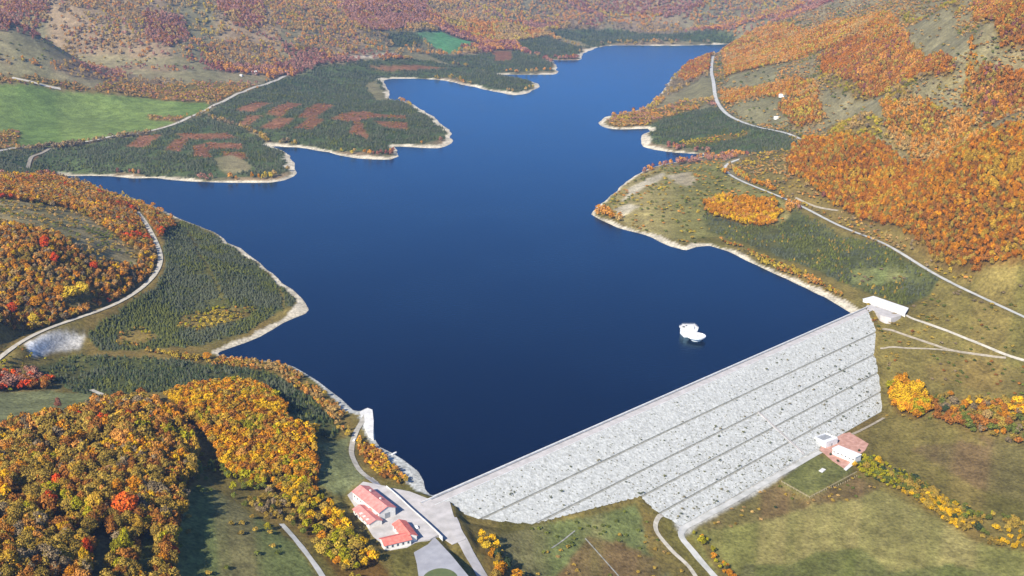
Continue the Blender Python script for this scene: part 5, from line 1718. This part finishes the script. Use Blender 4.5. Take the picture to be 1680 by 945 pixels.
for kind, limit in (('broad', 300 - len(special)), ('conifer', 300)):
    rows_ = []
    for wn_, cd in cand.items():
        if cd['kind'] != kind:
            continue
        px, py, D = to_view(cd['P'][:, 0], cd['P'][:, 1], cd['P'][:, 2] + cd['size'] * .5)
        vis = (px > -5) & (px < 1685) & (py > -5) & (py < 950)
        app = np.where(vis, cd['size'] * cd['wid'] / D ** 2, 0)
        for i in np.argsort(-app)[:limit]:
            if app[i] > 0:
                rows_.append((app[i], wn_, int(i), px[i], py[i]))
    rows_.sort(key=lambda r: -r[0])
    taken = {}
    for a, wn_, i, px, py in rows_[:limit]:
        cd = cand[wn_]
        place, marks = LAND_MARKS.get(wn_, (None, None))
        cname = str(cd['names'][i])
        if place is not None:
            mk = min(marks, key=lambda m_: (m_[0][0] - px) ** 2 + (m_[0][1] - py) ** 2)[1]
            lab = f"{cname} tree {mk}"
        elif wn_ == 'conifer_near':
            mk = min([((80, 610), 'of the nearer plantation above the green meadow'), ((180, 640), 'of the nearer plantation by the short pale path'), ((250, 650), 'on the near edge of the plantation above the foreground wood'), ((300, 630), 'of the plantation strip behind the long tree shadow'), ((350, 625), 'of the plantation behind the knoll wood tip'), ((420, 632), 'of the plantation on the top rim of the knoll wood'), ((460, 655), 'of the plantation on the upper right rim of the knoll wood'), ((490, 680), 'of the plantation on the right rim of the knoll wood'), ((510, 650), 'of the nearer plantation next to the shore shrubs'), ((530, 705), 'at the right end of the nearer plantation by the lawn'), ((550, 700), 'at the plantation corner nearest the white ramp')], key=lambda m_: (m_[0][0] - px) ** 2 + (m_[0][1] - py) ** 2)[1]
            lab = f"{cname} conifer {mk}"
        else:
            lab = f"{cname} {'tree' if kind == 'broad' else 'conifer'} of the {WOODS[wn_]['label']}"
        lab = ' '.join(lab.split()[:16])
        P = cd['P'][i]
        place_tree(kind, P[0], P[1], cd['size'][i], cd['wid'][i], cd['tint'][i], lab, lab if True else None)
        taken.setdefault(wn_, []).append(i)
    for wn_, ids in taken.items():
        cd = cand[wn_]
        keep = np.ones(len(cd['P']), bool)
        keep[ids] = False
        for kk in ('P', 'size', 'wid', 'names', 'tint'):
            cd[kk] = cd[kk][keep]

NAMES = {'brush': 'brush', 'wood': 'woodland', 'trees': 'tree_belt', 'bushes': 'bushes', 'hedgerow': 'hedgerow', 'shrubs': 'shrubs', 'plantation': 'conifer_plantation', 'scrub': 'scrub', 'grove': 'grove'}
tot = 0
for wn_, cd in cand.items():
    if len(cd['P']) == 0:
        continue
    wd = WOODS[wn_]
    tot += len(cd['P'])
    scatter(NAMES[wd['cat']], cd['kind'], cd['P'], cd['size'], cd['wid'], cd['tint'], wd['label'], wd['cat'])
print('scattered', tot, {k: len(v['P']) for k, v in cand.items()})

# shrubs rooted in the stone face of the dam
strips = ['on the topmost stone slope of the dam', 'on the second stone slope of the dam', 'on the middle stone slope of the dam', 'on the fourth stone slope of the dam', 'on the lowest stone slope of the dam']
bush0 = None
for i in range(300):
    k = random.choices(range(5), (5, 5, 6, 6, 7))[0]
    n0, n1 = edges[k] + 2.4, edges[k + 1] - .4
    n = n0 + (n1 - n0) * (random.random() ** 1.3 if random.random() < .5 else 1 - random.random() ** 2.2)
    a, b = np.interp(n, TRIM_N, TRIM_L), np.interp(n, TRIM_N, TRIM_R)
    t = random.uniform(a + 4, b - 3)
    if abs(t - tS) < 3:
        t += 6
    if bush0 is None:
        o = bush0 = bpy.data.objects.new('bush', BUSH[0])
    else:
        o = bush0.copy()
    COL.objects.link(o)
    o.data = BUSH[i % 4]
    s_ = random.choice((.7, .9, 1.0, 1.2, 1.5, 2.1))
    o.location = dam(t, n, face_z(n) - .15)
    o.scale = (s_ * 1.7, s_ * 1.7, s_ * 1.1)
    o.rotation_euler = (0, 0, random.uniform(0, 6.28))
    cc = random.choice(((.13, .13, .06), (.10, .11, .055), (.18, .15, .075), (.09, .10, .06)))
    o.color = (*cc, 1)
    where = 'beside the stairway' if abs(t - tS) < 25 else min(((t - a) / (b - a), 'a')[0:1]) < .2 and 'near its left end' or ((t - a) / (b - a) > .8 and 'near its right end' or (t < tS and 'left of the stairway' or 'right of the stairway'))
    lab = f"{'wide' if s_ > 2 else 'medium' if s_ > 1.2 else 'tiny'} dull shrub {strips[k]} {where}"
    tag(o, lab, 'shrub', lab)

nb = 1500
bp_, bs_, bt_ = [], [], []
for i in range(nb):
    k = random.choices(range(5), (5, 5, 6, 6, 7))[0]
    n0, n1 = edges[k] + 2.2, edges[k + 1] - .3
    n = random.uniform(n0, n1)
    a, b = np.interp(n, TRIM_N, TRIM_L), np.interp(n, TRIM_N, TRIM_R)
    t = random.uniform(a + 3, b - 2)
    bp_.append(dam(t, n, face_z(n) - .1))
    bs_.append(random.uniform(.5, 1.1))
    bt_.append(random.choice(((.16, .16, .09), (.14, .14, .08), (.20, .17, .10))))
bs_ = np.array(bs_)
scatter('weeds', 'shrub', np.array(bp_), bs_, bs_ * 1.6, np.array(bt_), 'tiny weeds and tufts all over the stone face of the dam', 'weeds')

# ------------------------------------------------------------------ air
hm = bpy.data.materials.new('haze')
hm.use_nodes = True
hn = hm.node_tree
hn.nodes.remove(hn.nodes['Principled BSDF'])
pv = hn.nodes.new('ShaderNodeVolumePrincipled')
pv.inputs['Color'].default_value = (.38, .60, 1.0, 1)
pv.inputs['Density'].default_value = HAZE_DENSITY
pv.inputs['Anisotropy'].default_value = .1
hn.links.new(pv.outputs[0], hn.nodes['Material Output'].inputs['Volume'])
zmax = max(float(Z.max()) + 25, CAM_H + 40)
hz = MB().box(-50000, 50000, -1100, 23000, float(Z.min()) - 1, zmax).build('haze', hm)
tag(hz, 'thin bluish autumn haze filling the valley air', kind='stuff')
print('terrain', Z.min(), Z.max(), 'haze top', zmax)
